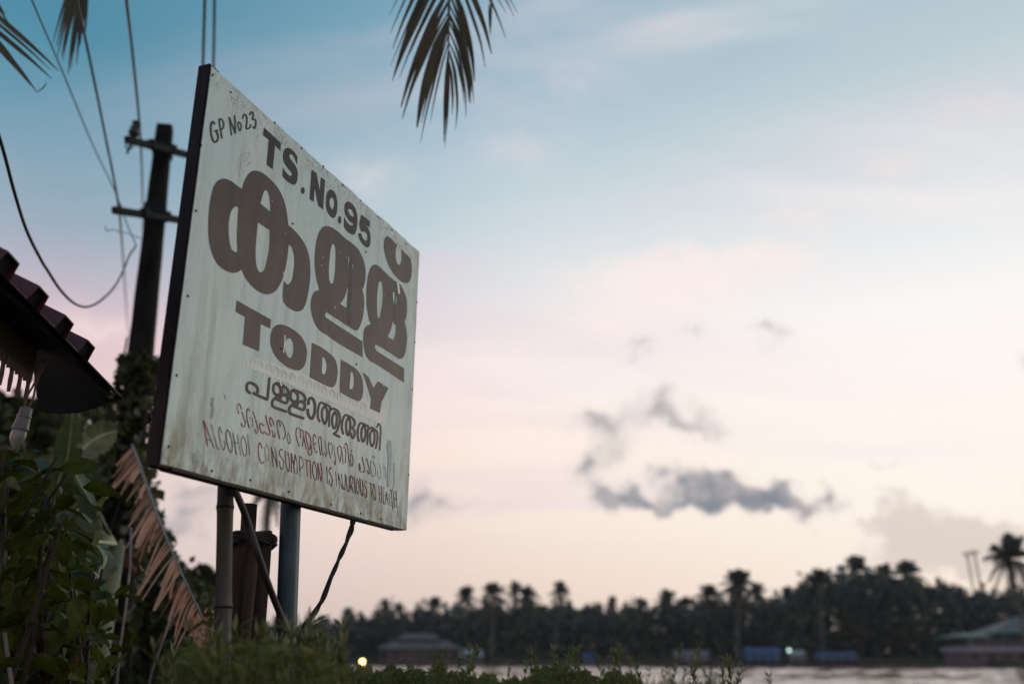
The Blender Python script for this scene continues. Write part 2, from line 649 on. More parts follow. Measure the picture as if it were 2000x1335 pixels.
# nails
nail_px = [(449, 181), (391, 284), (381, 412), (365, 578), (343, 733), (327, 872), (414, 147), (535, 240), (587, 290), (630, 325),
           (668, 362), (703, 392), (737, 424), (764, 450), (792, 476), (813, 590), (809, 668), (804, 760), (797, 927), (412, 919),
           (487, 937), (563, 960), (645, 985), (703, 1002), (742, 1013), (713, 492), (570, 437), (695, 711), (546, 681)]
nail0 = None
for px, py in nail_px:
    u, v = board(px, py)
    if nail0 is None:
        V, F = [], []
        for rr_, yy_ in ((.0040, 0), (.0040, -.0014), (.0024, -.0024)):
            for k in range(10):
                V.append((rr_ * math.cos(k * PI / 5), yy_, rr_ * math.sin(k * PI / 5)))
        for i in range(2):
            for k in range(10):
                F.append((i * 10 + k, (i + 1) * 10 + k, (i + 1) * 10 + (k + 1) % 10, i * 10 + (k + 1) % 10))
        F.append(tuple(20 + k for k in range(10)))
        nail0 = make('nail', V, F, M_NAIL, sign, True)
        nl = nail0
    else:
        nl = nail0.copy()
        C.objects.link(nl)
    nl.location = (u, -.0031, v)

# ---- lettering: flat paint on the sheet
LAY = [0]
def lay():
    LAY[0] += 1
    return -.0036 - .00006 * (LAY[0] % 12)

def smooth_outline(pts, sub=5):
    """closed outline; a point written (x, y, 1) is a sharp corner"""
    n = len(pts)
    cor = [len(p) > 2 for p in pts]
    q = [Vector((p[0], p[1], 0)) for p in pts]
    out = []
    for i in range(n):
        p1, p2 = q[i], q[(i + 1) % n]
        p0 = q[i - 1] if not cor[i] else p1 * 2 - p2
        p3 = q[(i + 2) % n] if not cor[(i + 1) % n] else p2 * 2 - p1
        if cor[i] and cor[(i + 1) % n]:
            out.append(p1)
            continue
        for k in range(sub):
            t = k / sub
            out.append(0.5 * ((2 * p1) + (p2 - p0) * t + (2 * p0 - 5 * p1 + 4 * p2 - p3) * t * t + (3 * p1 - p0 - 3 * p2 + p3) * t ** 3))
    return out

def zz(org, s):
    return lambda p: (org[0] + p[0] / s, org[1] + p[1] / s) + tuple(p[2:])

def shape(loops, m, tf, name='letter', y=None):
    y = lay() if y is None else y
    polys = []
    for lp in loops:
        polys.append([Vector((p.x, p.y, 0)) for p in smooth_outline([tf(p) for p in lp])])
    tr = tessellate_polygon(polys)
    flat = [p for pl in polys for p in pl]
    uv = [board(p.x, p.y) for p in flat]
    V = [(u, y, v) for u, v in uv]
    F = []
    for t in tr:
        a, b, c = (Vector((uv[i][0], uv[i][1])) for i in t)
        F.append(tuple(t) if (b - a).cross(c - a) > 0 else tuple(reversed(t)))
    return make(name, V, F, m, sheet)

def strokes(paths, width, m, tf, name='letter', thin=1.0):
    """brush strokes of even width with round ends, one letter"""
    V, F = [], []
    for path in paths:
        w = width
        if isinstance(path, tuple):
            path, w = path
        w *= thin
        y = lay()
        pts = [Vector(tf(p)[:2] + (0,)) for p in path]
        pts = spline(pts, 6) if len(pts) > 2 else [pts[0].lerp(pts[1], k / 4) for k in range(5)]
        n = len(pts)
        Lf, Rt = [], []
        for i, p in enumerate(pts):
            d = pts[min(i + 1, n - 1)] - pts[max(i - 1, 0)]
            if d.length < 1e-6:
                d = Vector((1, 0, 0))
            d.normalize()
            nn = Vector((-d.y, d.x, 0)) * w / 2
            Lf.append(p + nn)
            Rt.append(p - nn)
        o = len(V)
        ring = []
        for p in Lf + Rt:
            u, v = board(p.x, p.y)
            V.append((u, y, v))
        for i in range(n - 1):
            F.append((o + i, o + i + 1, o + n + i + 1, o + n + i))
        for end, sgn in ((0, -1), (n - 1, 1)):
            p = pts[end]
            d = (pts[1] - pts[0]).normalized() if end == 0 else (pts[-1] - pts[-2]).normalized()
            nn = Vector((-d.y, d.x, 0))
            idx = []
            for k in range(1, 5):
                a = PI * k / 5
                r = p + (nn * math.cos(a) + d * sgn * math.sin(a)) * w / 2
                u, v = board(r.x, r.y)
                idx.append(len(V))
                V.append((u, y, v))
            F.append(tuple([o + end] + idx + [o + n + end]))
    me = make(name, V, F, m, sheet)
    bm_ = bmesh.new()
    bm_.from_mesh(me.data)
    for f in bm_.faces:
        f.normal_update()
        if f.normal.y > 0:
            f.normal_flip()
    bm_.to_mesh(me.data)
    bm_.free()
    return me

def dot(cx, cy, rx, ry, m, tf):
    shape([[(cx + rx * math.cos(k * PI / 6), cy + ry * math.sin(k * PI / 6)) for k in range(12)]], m, tf)

A1, A2, A3 = zz((370, 100), 5.34), zz((380, 300), 4.171), zz((590, 300), 4.172)
A4, A5, A7 = zz((590, 480), 4.172), zz((420, 560), 4.45), zz((560, 800), 5.34)
B1, B2, B3, B4 = zz((600, 320), 7.417), zz((400, 200), 13.35), zz((470, 720), 11.129), zz((590, 760), 10.27)
B5, B6, B7, B8 = zz((380, 780), 11.125), zz((480, 800), 9.535), zz((570, 810), 9.535), zz((670, 850), 8.9)
ID = lambda p: p

# pale overpainted band under the English word
band = shape([[(478, 692, 1), (600, 733, 1), (756, 800, 1), (752, 832, 1), (600, 765, 1), (480, 716, 1)]], M_BAND, ID, 'cream_band', -.0034)

M_GHOST = mat('ghost_of_old_lettering', (.51, .555, .505), .5, .2, 60)
rg = random.Random(4)
for k in range(15):
    gx, gy = 492 + k * 15.5 + rg.uniform(-2, 2), 703 + k * 6.3
    h_ = 6.5
    strokes([[(gx - 3, gy + h_), (gx - 4, gy - h_ * .4), (gx, gy - h_), (gx + 2, gy + h_ * .3)], [(gx + 3, gy - h_ * .6), (gx + 6, gy + h_ * .2), (gx + 4, gy + h_ + 3)]], 1.5, M_GHOST, ID, 'ghost_letter')
# top row
shape([[(768, 798, 1), (945, 960, 1), (940, 1040, 1), (883, 985, 1), (858, 1232, 1), (795, 1185, 1), (818, 925, 1), (760, 878, 1)]], M_TITLE, A1)
shape([[(578.5, 322, 1), (571.8, 306), (566.5, 301.5), (563.7, 304), (564.1, 308.4), (568.2, 314.4), (575.4, 324), (579.5, 336),
        (579, 350.3), (575.4, 359.9), (569.4, 360.4), (557.4, 352.7), (550.2, 344.4, 1), (550.7, 327.6, 1), (556.2, 336), (562.2, 342.6),
        (567, 343.5), (568.5, 340), (566, 335), (560, 328), (554.5, 320), (551.3, 311), (551.5, 299.5), (555.4, 291), (562.9, 289.5),
        (572.2, 296.6), (579.4, 306.9, 1)]], M_TITLE, ID)
dot(875, 302, 15, 27, M_TITLE, A2)
shape([[(52, 88, 1), (122, 135, 1), (172, 410, 1), (185, 195, 1), (246, 238, 1), (218, 662, 1), (148, 608, 1), (95, 335, 1), (80, 552, 1), (22, 510, 1)]], M_TITLE, B1)
shape([[(320, 375), (365, 395), (400, 450), (420, 530), (424, 620), (412, 720), (375, 785), (330, 765), (285, 700), (262, 610), (262, 500), (280, 420)],
       [(343, 487), (368, 515), (380, 570), (372, 630), (355, 662), (330, 640), (313, 590), (312, 530)]], M_TITLE, B1)
dot(459, 815, 25, 57, M_TITLE, B1)
shape([[(580, 547), (635, 575), (680, 635), (710, 720), (718, 820), (708, 930), (685, 1005), (650, 1027), (590, 1000), (530, 930), (518, 880, 1),
        (525, 765, 1), (550, 820), (590, 870), (625, 892), (650, 888), (658, 868, 1), (610, 840), (565, 780), (535, 720), (527, 650), (535, 580)],
       [(595, 652), (630, 670), (655, 710), (663, 765), (630, 755), (595, 715), (578, 670)]], M_TITLE, B1)
shape([[(770, 733, 1), (898, 832, 1), (890, 922, 1), (802, 860, 1), (803, 868, 1), (850, 900), (885, 960), (905, 1040), (905, 1130), (890, 1190), (862, 1212),
        (810, 1185), (760, 1120), (735, 1060), (727, 1010, 1), (772, 1003, 1), (785, 1050), (810, 1095), (840, 1113), (857, 1095), (860, 1040),
        (840, 1000), (810, 980), (775, 985), (752, 930), (742, 870, 1)]], M_TITLE, B1)

# the big word: three letters and the vowel hook
shape([[(378, 290, 1), (330, 255), (285, 222), (232, 205), (185, 220), (150, 265), (128, 340), (110, 450), (103, 580), (108, 700), (130, 800),
        (165, 880), (215, 935), (265, 962), (310, 972), (345, 965), (375, 945, 1), (400, 1000), (450, 1070), (510, 1120), (570, 1145), (620, 1140),
        (660, 1110), (700, 1045), (722, 975), (740, 900), (752, 820), (760, 740, 1), (785, 765), (803, 830), (805, 900), (797, 970), (785, 1030),
        (757, 1066), (738, 1058), (721, 1036, 1), (713, 1110), (711, 1180), (725, 1220), (760, 1255), (810, 1282), (850, 1282), (880, 1260),
        (905, 1200), (925, 1100), (937, 980), (930, 860), (910, 780), (875, 710), (830, 650), (790, 610), (757, 585, 1), (750, 520), (735, 430),
        (705, 340), (660, 265), (600, 200), (540, 155), (490, 140), (450, 150), (415, 190), (392, 240)],
       [(350, 440, 1), (325, 432), (300, 455), (285, 490), (272, 560), (270, 640), (278, 720), (290, 770), (310, 795), (330, 802), (342, 795, 1), (337, 700), (340, 600), (346, 500)],
       [(530, 408, 1), (545, 350), (560, 310), (573, 300), (588, 310), (600, 345), (607, 390), (610, 430), (610, 475, 1)],
       [(508, 560, 1), (605, 625, 1), (603, 720), (595, 800), (580, 880), (562, 940), (535, 968), (510, 950), (495, 900), (490, 820), (492, 740), (500, 640)]], M_BIG, A2)
shape([[(135, 358, 1), (110, 270), (97, 170), (96, 100), (103, 10), (115, -60), (135, -115), (160, -150), (195, -161), (240, -146), (290, -111), (340, -65),
        (400, -20), (440, 15), (470, 60), (495, 120), (510, 190), (510, 260), (500, 320), (485, 357, 1), (498, 420), (500, 480), (492, 560), (478, 620), (455, 675),
        (430, 690), (390, 670), (300, 610), (210, 552), (195, 541), (183, 555), (182, 575), (195, 590, 1), (485, 778, 1), (487, 908, 1), (300, 800), (200, 730),
        (150, 700), (110, 655), (85, 600), (65, 520), (65, 460), (75, 410), (95, 375)],
       [(240, -11), (258, -6), (267, 49), (265, 129), (262, 209), (250, 289), (232, 309), (215, 279), (211, 209), (215, 129), (225, 39)],
       [(370, 91, 1), (390, 99), (408, 139), (410, 179), (395, 214), (380, 217), (372, 179), (370, 129)],
       [(360, 337, 1), (380, 359), (395, 399), (388, 459), (370, 504), (345, 499), (302, 471, 1), (325, 444), (348, 399), (358, 359)]], M_BIG, A4)
shape([[(555, 640, 1), (535, 580), (520, 490), (517, 400), (520, 330), (530, 250), (550, 185), (575, 155), (610, 160), (650, 195), (700, 245), (750, 285), (790, 310),
        (820, 360), (845, 430), (850, 500), (845, 570), (830, 620, 1), (845, 690), (848, 770), (838, 850), (820, 905), (790, 920), (760, 905), (700, 865), (600, 807),
        (588, 825), (598, 850), (610, 862, 1), (826, 998, 1), (823, 1114, 1), (700, 1030), (600, 965), (540, 930), (510, 880), (495, 810), (493, 740), (500, 680), (525, 648)],
       [(628, 288), (645, 305), (651, 370), (650, 440), (640, 520), (622, 590), (608, 560), (604, 480), (606, 400), (615, 320)],
       [(735, 372, 1), (755, 385), (767, 430), (760, 475), (748, 488), (738, 450), (733, 410)],
       [(740, 602, 1), (755, 640), (757, 690), (748, 740), (735, 768, 1), (692, 738, 1), (715, 690), (728, 640)]], M_BIG, A4)
shape([[(690, 674), (720, 695), (768, 745, 1), (757, 790), (757, 850), (770, 895), (788, 905), (800, 880), (805, 830), (800, 775, 1), (840, 815), (878, 855, 1),
        (887, 920), (885, 990), (870, 1040), (840, 1055), (800, 1040), (750, 990), (700, 910), (670, 820), (660, 750), (668, 695)]], M_BIG, A3)

# English word
shape([[(180, 118, 1), (478, 285, 1), (470, 362, 1), (388, 322, 1), (374, 560, 1), (233, 500, 1), (253, 262, 1), (170, 215, 1)]], M_BIG, A5)
shape([[(545, 328), (600, 335), (660, 365), (720, 410), (765, 470), (790, 550), (785, 630), (765, 690), (730, 722), (690, 722), (630, 700), (560, 650), (510, 590),
        (478, 510), (473, 440), (490, 370), (515, 340)],
       [(632, 448), (655, 455), (672, 490), (676, 540), (668, 590), (652, 618), (630, 612), (608, 575), (600, 525), (603, 480), (615, 455)]], M_BIG, A5)
shape([[(835, 484, 1), (930, 535), (990, 580), (1035, 630), (1055, 700), (1058, 760), (1045, 830), (1020, 870), (985, 868), (930, 845), (815, 785, 1)],
       [(925, 610, 1), (945, 620), (960, 660), (963, 700), (955, 745), (940, 760), (920, 748, 1)]], M_BIG, A5)
shape([[(1087, 632, 1), (1170, 680), (1225, 720), (1260, 770), (1278, 840), (1280, 900), (1270, 960), (1250, 990), (1215, 985), (1150, 955), (1075, 912, 1)],
       [(1172, 735, 1), (1190, 745), (1202, 790), (1202, 840), (1192, 880), (1178, 890), (1160, 880, 1)]], M_BIG, A5)
shape([[(1278, 740, 1), (1328, 785, 1), (1370, 878, 1), (1412, 820, 1), (1500, 880, 1), (1440, 1000, 1), (1425, 1095, 1), (1340, 1055, 1), (1350, 970, 1)]], M_BIG, A5)

# hand-brushed licence number
g = 4.3
strokes([[(225, 560), (190, 515), (145, 560), (130, 700), (145, 850), (190, 1000), (245, 1040), (310, 980), (320, 880), (290, 800), (265, 750)], ([(230, 755), (310, 738)], 3.6)], g, M_GREY, B2)
strokes([[(345, 450), (365, 600), (400, 800), (420, 930)], [(345, 455), (400, 440), (455, 520), (465, 620), (430, 700), (380, 695)]], 3.6, M_GREY, B2)
strokes([[(615, 400), (640, 600), (670, 850)], [(625, 430), (700, 620), (770, 810)], [(750, 360), (765, 500), (775, 790)]], 3.3, M_GREY, B2)
strokes([[(850, 520), (910, 560), (925, 640), (895, 750), (850, 650), (840, 560), (850, 520)]], 2.7, M_GREY, B2)
strokes([[(965, 420), (985, 340), (1030, 325), (1070, 400), (1070, 520), (1060, 690), (1150, 660), (1170, 590)]], 3.2, M_GREY, B2)
strokes([[(1150, 320), (1185, 260), (1235, 300), (1235, 380), (1215, 440), (1290, 460), (1305, 560), (1275, 680), (1235, 650)]], 3.4, M_GREY, B2)

# the place name
g = 5.4
strokes([[(180, 525), (125, 470), (108, 400), (125, 325), (175, 300), (250, 325), (320, 375), (350, 440), (345, 510)],
         [(268, 528), (340, 570), (450, 620), (560, 662)], [(562, 662), (582, 470), (605, 212)]], g, M_SMALL, B3)
def lla(dx_, dy_):
    return [[(x + dx_, y + dy_) for x, y in p] for p in (
        [(770, 320), (835, 400), (855, 480), (830, 560), (780, 580), (715, 530), (690, 450), (705, 350), (770, 310)],
        [(790, 320), (900, 365), (985, 430), (1010, 500), (990, 560), (905, 558)],
        [(905, 565), (985, 590), (1005, 660), (985, 735), (930, 735), (850, 700), (720, 640)],
        [(780, 600), (720, 640), (675, 700), (665, 770), (695, 825), (800, 868), (970, 925)],
        [(800, 560), (850, 610), (800, 680)])]
strokes(lla(0, 0), g, M_SMALL, B3)
strokes(lla(372, 146), g, M_SMALL, B3)
strokes([[(110, 290), (115, 210), (165, 172), (215, 220), (240, 320), (235, 450), (205, 550), (170, 585), (120, 540), (95, 460), (95, 410)]], g, M_SMALL, B4)
g = 4.5
strokes([[(335, 640), (300, 560), (300, 440), (325, 320), (360, 265), (420, 285), (480, 310), (545, 350)],
         [(435, 335), (385, 420), (385, 560), (420, 670), (440, 690), (475, 620), (490, 500), (475, 390), (435, 335)],
         ([(545, 345), (540, 430), (530, 560), (526, 740)], 3.8),
         [(555, 420), (590, 385), (650, 400), (700, 440), (735, 520), (738, 640), (710, 760), (670, 850), (622, 885)],
         [(635, 455), (590, 560), (590, 690), (620, 780), (660, 740), (680, 620), (675, 510), (635, 455)],
         ([(622, 890), (728, 950)], 5.0)], g, M_SMALL, B4)
strokes([[(810, 885), (785, 800), (785, 680), (810, 580), (850, 515), (910, 530), (980, 570), (1030, 620), (1040, 700), (1000, 765)],
         [(910, 570), (870, 660), (870, 800), (900, 920), (935, 860), (950, 740), (940, 620), (910, 570)],
         ([(990, 765), (1035, 830), (1035, 910), (1005, 980), (975, 940), (968, 890)], 4.0)], 4.2, M_SMALL, B4)
strokes([[(1125, 1030), (1100, 950), (1100, 820), (1125, 720), (1160, 675), (1220, 695), (1300, 735)],
         [(1215, 725), (1180, 810), (1175, 950), (1205, 1050), (1240, 990), (1260, 880), (1250, 780), (1215, 725)],
         ([(1310, 740), (1302, 880), (1290, 1100)], 3.2),
         [(1330, 800), (1370, 765), (1440, 800), (1490, 860), (1497, 980), (1480, 1100), (1465, 1175)],
         [(1395, 810), (1350, 900), (1350, 1030), (1385, 1140), (1430, 1060), (1440, 950), (1430, 850), (1395, 810)],
         ([(1485, 760), (1515, 690), (1545, 720), (1562, 800), (1552, 1000), (1540, 1210)], 3.2)], 4.0, M_SMALL, B4)

# worn red warning, Malayalam line
R1, R2_, R3 = M_RED, M_REDDARK, M_FAINT
w = 2.3
def red(paths, tf, m=None, ww=None):
    strokes(paths, ww or w, m or R1, tf, 'letter', .78)
red([[(940, 300), (910, 180), (930, 80), (970, 120), (1000, 210)], [(1010, 270), (1050, 400), (1080, 480), (1060, 590), (990, 540), (1012, 510)]], B5)
red([[(1175, 250), (1140, 190), (1110, 280), (1125, 450), (1170, 620)], ([(1170, 380), (1240, 440), (1240, 600)], 1.4)], B5, R2_, 2.5)
red([[(120, 40), (170, 200), (210, 370), (180, 440), (150, 360)]], B6)
red([[(320, 300), (270, 250), (240, 280), (260, 390), (300, 440), (330, 410), (410, 470), (430, 400), (380, 230), (355, 110)]], B6)
red([[(465, 310), (430, 220), (440, 140), (480, 190), (510, 290)], [(475, 380), (490, 470), (520, 510), (540, 420)]], B6)
red([[(615, 540), (580, 380), (565, 240), (595, 190), (620, 260), (625, 310)], [(640, 210), (700, 330), (720, 460), (680, 550)]], B6, R2_)
red([[(770, 420), (755, 510), (790, 630), (815, 590), (800, 480), (770, 420)]], B6, R2_, 1.8)
red([[(120, 580), (80, 460), (60, 340), (80, 240), (130, 260), (150, 360), (150, 430)], [(150, 270), (190, 300), (200, 420), (180, 580)],
     [(195, 320), (225, 500), (255, 640)], [(200, 310), (250, 310), (310, 380), (340, 500), (310, 650), (280, 560), (250, 420), (245, 330)],
     [(345, 560), (355, 700), (320, 750), (275, 660)]], B7)
red([[(435, 420), (400, 360), (380, 430), (390, 560), (430, 690), (460, 680)], [(400, 540), (440, 520)]], B7, R2_, 2.0)
red([[(520, 740), (490, 560), (485, 420), (520, 410), (535, 520), (540, 660), (565, 750)]], B7, R1, 2.0)
red([[(600, 470), (620, 600), (640, 700), (620, 770), (600, 690)]], B7, R3, 1.6)
red([[(670, 500), (670, 640), (710, 810)], [(690, 560), (720, 520), (740, 600), (730, 740)]], B7, R2_, 1.5)
red([[(775, 550), (780, 700), (800, 830), (790, 930), (770, 860)]], B7, R2_, 1.7)
red([[(830, 600), (850, 740), (890, 890)], [(850, 600), (880, 570), (910, 650), (900, 780), (880, 880)], [(905, 620), (930, 760), (940, 910)],
     [(930, 610), (970, 600), (990, 700), (980, 900)], [(970, 570), (990, 520), (1020, 600), (1040, 780), (1060, 960)]], B7, R1, 1.8)
red([[(1075, 720), (1080, 880), (1110, 950), (1125, 860), (1110, 760), (1075, 720)], [(1090, 690), (1110, 650)]], B7, R2_, 1.8)
red([[(290, 590), (270, 480), (265, 560), (290, 630), (330, 620), (350, 640), (355, 560), (330, 440), (320, 370)]], B8, R2_, 1.8)
red([[(400, 600), (440, 670), (435, 560), (410, 450), (400, 400), (385, 430)]], B8, R2_, 1.8)
red([[(470, 440), (465, 560), (490, 700), (540, 690), (550, 560), (510, 450)], [(500, 400), (515, 350), (540, 400)]], B8, R3, 1.8)
red([[(590, 610), (600, 720), (640, 750), (640, 600), (620, 490)], [(690, 560), (700, 535), (720, 570), (725, 760)]], B8, R3, 1.3)
# English line
red([([(165, 455), (195, 620), (232, 840), (260, 1000)], 2.6), [(180, 460), (300, 790), (400, 1050)], ([(235, 850), (330, 880)], 1.8)], B5)
red([[(340, 540), (410, 800), (470, 1040), (530, 1070)]], B5, R2_, 1.8)
red([[(575, 730), (530, 600), (505, 650), (515, 800), (560, 1000), (610, 1090), (640, 1010), (625, 890)]], B5, R1, 2.0)
red([[(690, 650), (660, 750), (680, 930), (740, 1120), (785, 1130), (795, 950), (750, 750), (690, 650)]], B5, R2_, 2.2)
red([[(810, 720), (850, 950), (885, 1190)], ([(905, 750), (940, 950), (985, 1210)], 1.4), ([(860, 920), (930, 950)], 1.6)], B5, R2_, 2.3)
red([[(1025, 790), (995, 900), (1005, 1050), (1060, 1230), (1105, 1180), (1105, 980), (1060, 840), (1025, 790)]], B5, R2_, 1.9)
red([[(1135, 750), (1150, 950), (1180, 1200)]], B5, R2_, 2.0)
red([[(290, 710), (245, 610), (220, 700), (225, 850), (260, 970), (295, 995), (320, 960)]], B6, R1, 2.4)
red([[(370, 640), (340, 740), (350, 880), (365, 950), (400, 930), (415, 800), (400, 680), (370, 640)]], B6, R3, 1.4)
red([[(455, 690), (475, 850), (495, 1050)], [(470, 740), (530, 920), (575, 1070)], [(530, 700), (555, 880), (575, 1060)]], B6, R2_, 2.1)
red([[(670, 760), (640, 725), (605, 800), (640, 880), (690, 960), (680, 1080), (650, 1110), (620, 1040), (615, 950)]], B6, R1, 2.0)
red([[(720, 770), (725, 950), (765, 1130), (790, 1120), (795, 950), (770, 790)]], B6, R1, 2.2)
red([[(830, 810), (835, 980), (835, 1160)], [(835, 820), (860, 960), (880, 1020)], [(905, 830), (880, 1040), (895, 1180)], [(905, 830), (940, 1000), (940, 1200)]], B6, R2_, 2.2)
red([[(985, 860), (985, 1050), (1000, 1220)], [(985, 860), (1040, 920), (1060, 1010), (1030, 1080), (985, 1100)]], B6, R2_, 2.2)
red([[(225, 825), (300, 860)], ([(260, 850), (265, 1000), (280, 1140)], 1.6)], B7, R1, 2.1)
red([[(325, 840), (330, 1000), (340, 1180)]], B7, R1, 2.2)
red([[(400, 860), (370, 950), (380, 1100), (410, 1210), (440, 1190), (440, 1000), (400, 860)]], B7, R2_, 1.9)
red([[(465, 890), (470, 1050), (480, 1200)], [(470, 900), (500, 1080), (530, 1230)], [(515, 890), (545, 1080), (540, 1230)]], B7, R1, 2.0)
red([[(635, 960), (642, 1120), (655, 1280)]], B7, R2_, 1.9)
red([[(720, 1010), (700, 970), (675, 1030), (710, 1120), (740, 1220), (720, 1320), (690, 1270), (685, 1210)]], B7, R1, 1.9)
red([[(502, 645), (508, 720), (515, 800)]], A7, R2_, 1.9)
red([[(528, 655), (535, 735), (545, 815)], [(530, 660), (550, 745), (572, 825)], [(562, 665), (570, 745), (575, 825)]], A7, R2_, 1.8)
red([[(600, 666), (603, 700), (602, 745), (600, 800), (592, 835), (578, 800)]], A7, R1, 1.9)
red([[(612, 690), (616, 770), (625, 840), (640, 845), (648, 780), (644, 700)]], A7, R2_, 1.8)
red([[(115, 690), (118, 830), (125, 960)], [(115, 690), (155, 740), (150, 820), (120, 850)], [(125, 855), (150, 920), (165, 990)]], B8, R2_, 2.1)
red([[(180, 720), (190, 870), (205, 1010)]], B8, R2_, 2.0)
red([[(230, 750), (215, 880), (245, 1020), (265, 940), (250, 790), (230, 750)]], B8, R2_, 1.6)
red([[(280, 740), (290, 930), (320, 1050), (335, 950), (320, 770)]], B8, R2_, 2.0)
red([[(400, 820), (375, 790), (360, 860), (395, 950), (395, 1060), (375, 1070), (365, 1000)]], B8, R2_, 2.2)
red([[(440, 820), (495, 850)], [(465, 840), (475, 980), (485, 1110)]], B8, R2_, 2.0)
red([[(525, 840), (505, 950), (520, 1090), (545, 1120), (550, 1000), (525, 840)]], B8, R2_, 1.9)
red([[(610, 870), (615, 1010), (625, 1160)], [(650, 880), (652, 1020), (655, 1160)], [(615, 1000), (655, 1010)]], B8, R2_, 1.8)
red([[(685, 900), (688, 1050), (690, 1180)], [(690, 1180), (715, 1190)], [(680, 910), (705, 920)], [(690, 1030), (715, 1040)]], B8, R2_, 1.7)
red([[(740, 980), (732, 1090), (728, 1190)], [(742, 980), (758, 1090), (772, 1200)], [(735, 1100), (765, 1110)]], B8, R2_, 1.5)
red([[(785, 1010), (790, 1100), (800, 1200)], [(800, 1200), (825, 1220)]], B8, R2_, 1.6)
red([[(800, 940), (850, 960)], [(822, 952), (838, 1120), (850, 1280)]], B8, R2_, 1.9)
red([[(865, 970), (872, 1110), (880, 1250)], [(905, 960), (915, 1110), (922, 1250)], [(870, 1090), (915, 1110)]], B8, R2_, 2.0)

# scars: bare undercoat, mould runs, holes
shape([[(758, 859, 1), (762, 862), (763.5, 880), (763, 905), (760, 930), (758, 952, 1), (754.5, 945), (755, 915), (756, 890), (754, 872), (755, 866)]], M_BARE, ID, 'paint_scar', -.0046)
for sc_ in ([(769, 905), (768, 925), (769, 940), (766, 955)], [(437, 771), (439, 779)]):
    strokes([sc_], 1.6, M_BARE, ID, 'paint_scar')
strokes([[(414, 778), (412, 788), (414, 800), (411, 815)]], 5.0, mat('grey_scuff', (.30, .36, .34), .6, .3, 90), ID, 'paint_scar')
M_SCUFF = mat('pale_scuff', (.36, .40, .38), .6, .4, 90)
for q in ([(466, 345), (464, 318), (470, 302), (480, 300)], [(468, 330), (470, 312), (478, 305)], [(474, 318), (482, 308), (486, 300)], [(480, 326), (486, 316)], [(474, 300), (486, 298)]):
    strokes([q], 1.0, M_SCUFF, ID, 'paint_scar')
strokes([[(684, 505), (683, 535), (681, 570), (679, 605), (680, 632)]], 7.0, mat('mould_run', (.050, .043, .037), .6, .5, 90, 0, .4, 0, (1, 1, .3)), ID, 'mould_run')
strokes([[(769, 553), (771, 570), (770, 590), (768, 612), (769, 632)]], 2.2, M_MOULD, ID, 'mould_run')
strokes([[(560, 782), (548, 745)]], 1.0, M_MOULD, ID, 'mould_run')
strokes([[(547, 752), (549, 765), (546, 778)]], 4.6, M_MOULD, ID, 'mould_run')
for a_, b_, ww in (((555, 655), (552, 688), 1.8), ((545, 743), (548, 752), 2.6), ((775, 553), (778, 572), 3.4), ((779, 575), (778, 583), 2.2), ((551, 708), (550, 714), 1.2),
                   ((414.5, 382), (415, 384.5), 2.2), ((552, 582), (551.5, 584), 2.0), ((552, 533), (552, 535), 1.6), ((629.5, 502), (629.5, 503), 1.3), ((626, 518), (626, 519), 1.3)):
    pp = [(a_[0] + (b_[0] - a_[0]) * k / 5 + r2.uniform(-1, 1) * .5, a_[1] + (b_[1] - a_[1]) * k / 5) for k in range(6)]
    strokes([pp], ww, M_CHIP, ID, 'paint_chip')
shape([[(543.5, 679), (545.5, 676), (548, 680), (546.5, 685), (544, 684)]], M_NAIL, ID, 'rust_hole')

# ================================================================== MATERIALS
M_LEAF = mat('dark_shrub_leaf', (.050, .078, .008), .5, .5, 3.0, 0, .18, 0, (1, 1, 1), (.125, .145, .022), trans=.3)
M_LEAF2 = mat('undergrowth_leaf', (.040, .052, .016), .5, .5, 2.0, 0, .4, 0, (1, 1, 1), (.090, .098, .030), trans=.25)
M_VINE = mat('vine_leaf', (.042, .060, .018), .45, .5, 5.0, 0, .5, 0, (1, 1, 1), (.11, .115, .035), trans=.3)
M_BANANA = mat('banana_leaf', (.060, .085, .030), .45, .4, 4.0, .1, .35, 0, (1, 1, 6), (.13, .15, .065), trans=.35)
M_FROND = mat('coconut_leaflet', (.050, .047, .020), .45, .45, 6.0, 0, .5, 0, (1, 1, 1), (.105, .070, .026), trans=.25)
M_DRY = mat('dry_brown_leaflet', (.66, .33, .22), .6, .2, 9.0, .1, .4, 0, (1, 1, 1), (.80, .48, .36), trans=.3)
M_DRY2 = mat('dry_dark_leaflet', (.30, .15, .10), .65, .3, 9.0, .1, .3, 0, (1, 1, 1), (.44, .24, .165), trans=.25)
M_DRYRIB = mat('dry_grey_rib', (.24, .20, .185), .6, .3, 30)
M_RIB = mat('green_brown_rib', (.085, .070, .035), .5, .3, 20)
M_GRASS = mat('weed_blade', (.085, .105, .022), .55, .45, 2.5, 0, .3, 0, (1, 1, 1), (.165, .175, .05), trans=.35)
M_SEED = mat('weed_seed_head', (.20, .19, .085), .7, .3, 10, trans=.2)
M_FARLEAF = mat('far_foliage', (.066, .075, .058), .65, .4, .15, 0, .25, 0, (1, 1, 1), (.11, .118, .09), trans=.1)
M_FARLEAF2 = mat('far_olive_foliage', (.070, .070, .040), .65, .4, .2, 0, .25, 0, (1, 1, 1), (.105, .10, .056), trans=.1)
M_FARPALM = mat('far_palm_frond', (.046, .052, .044), .6, .4, .4, 0, .25, 0, (1, 1, 1), (.080, .084, .060), trans=.1)
M_TRUNK = mat('pale_palm_trunk', (.10, .095, .085), .8, .4, 3.0, .2)
M_BARK = mat('dark_bark', (.06, .048, .038), .85, .4, 20, .5, .3, 0, (1, 1, .15))
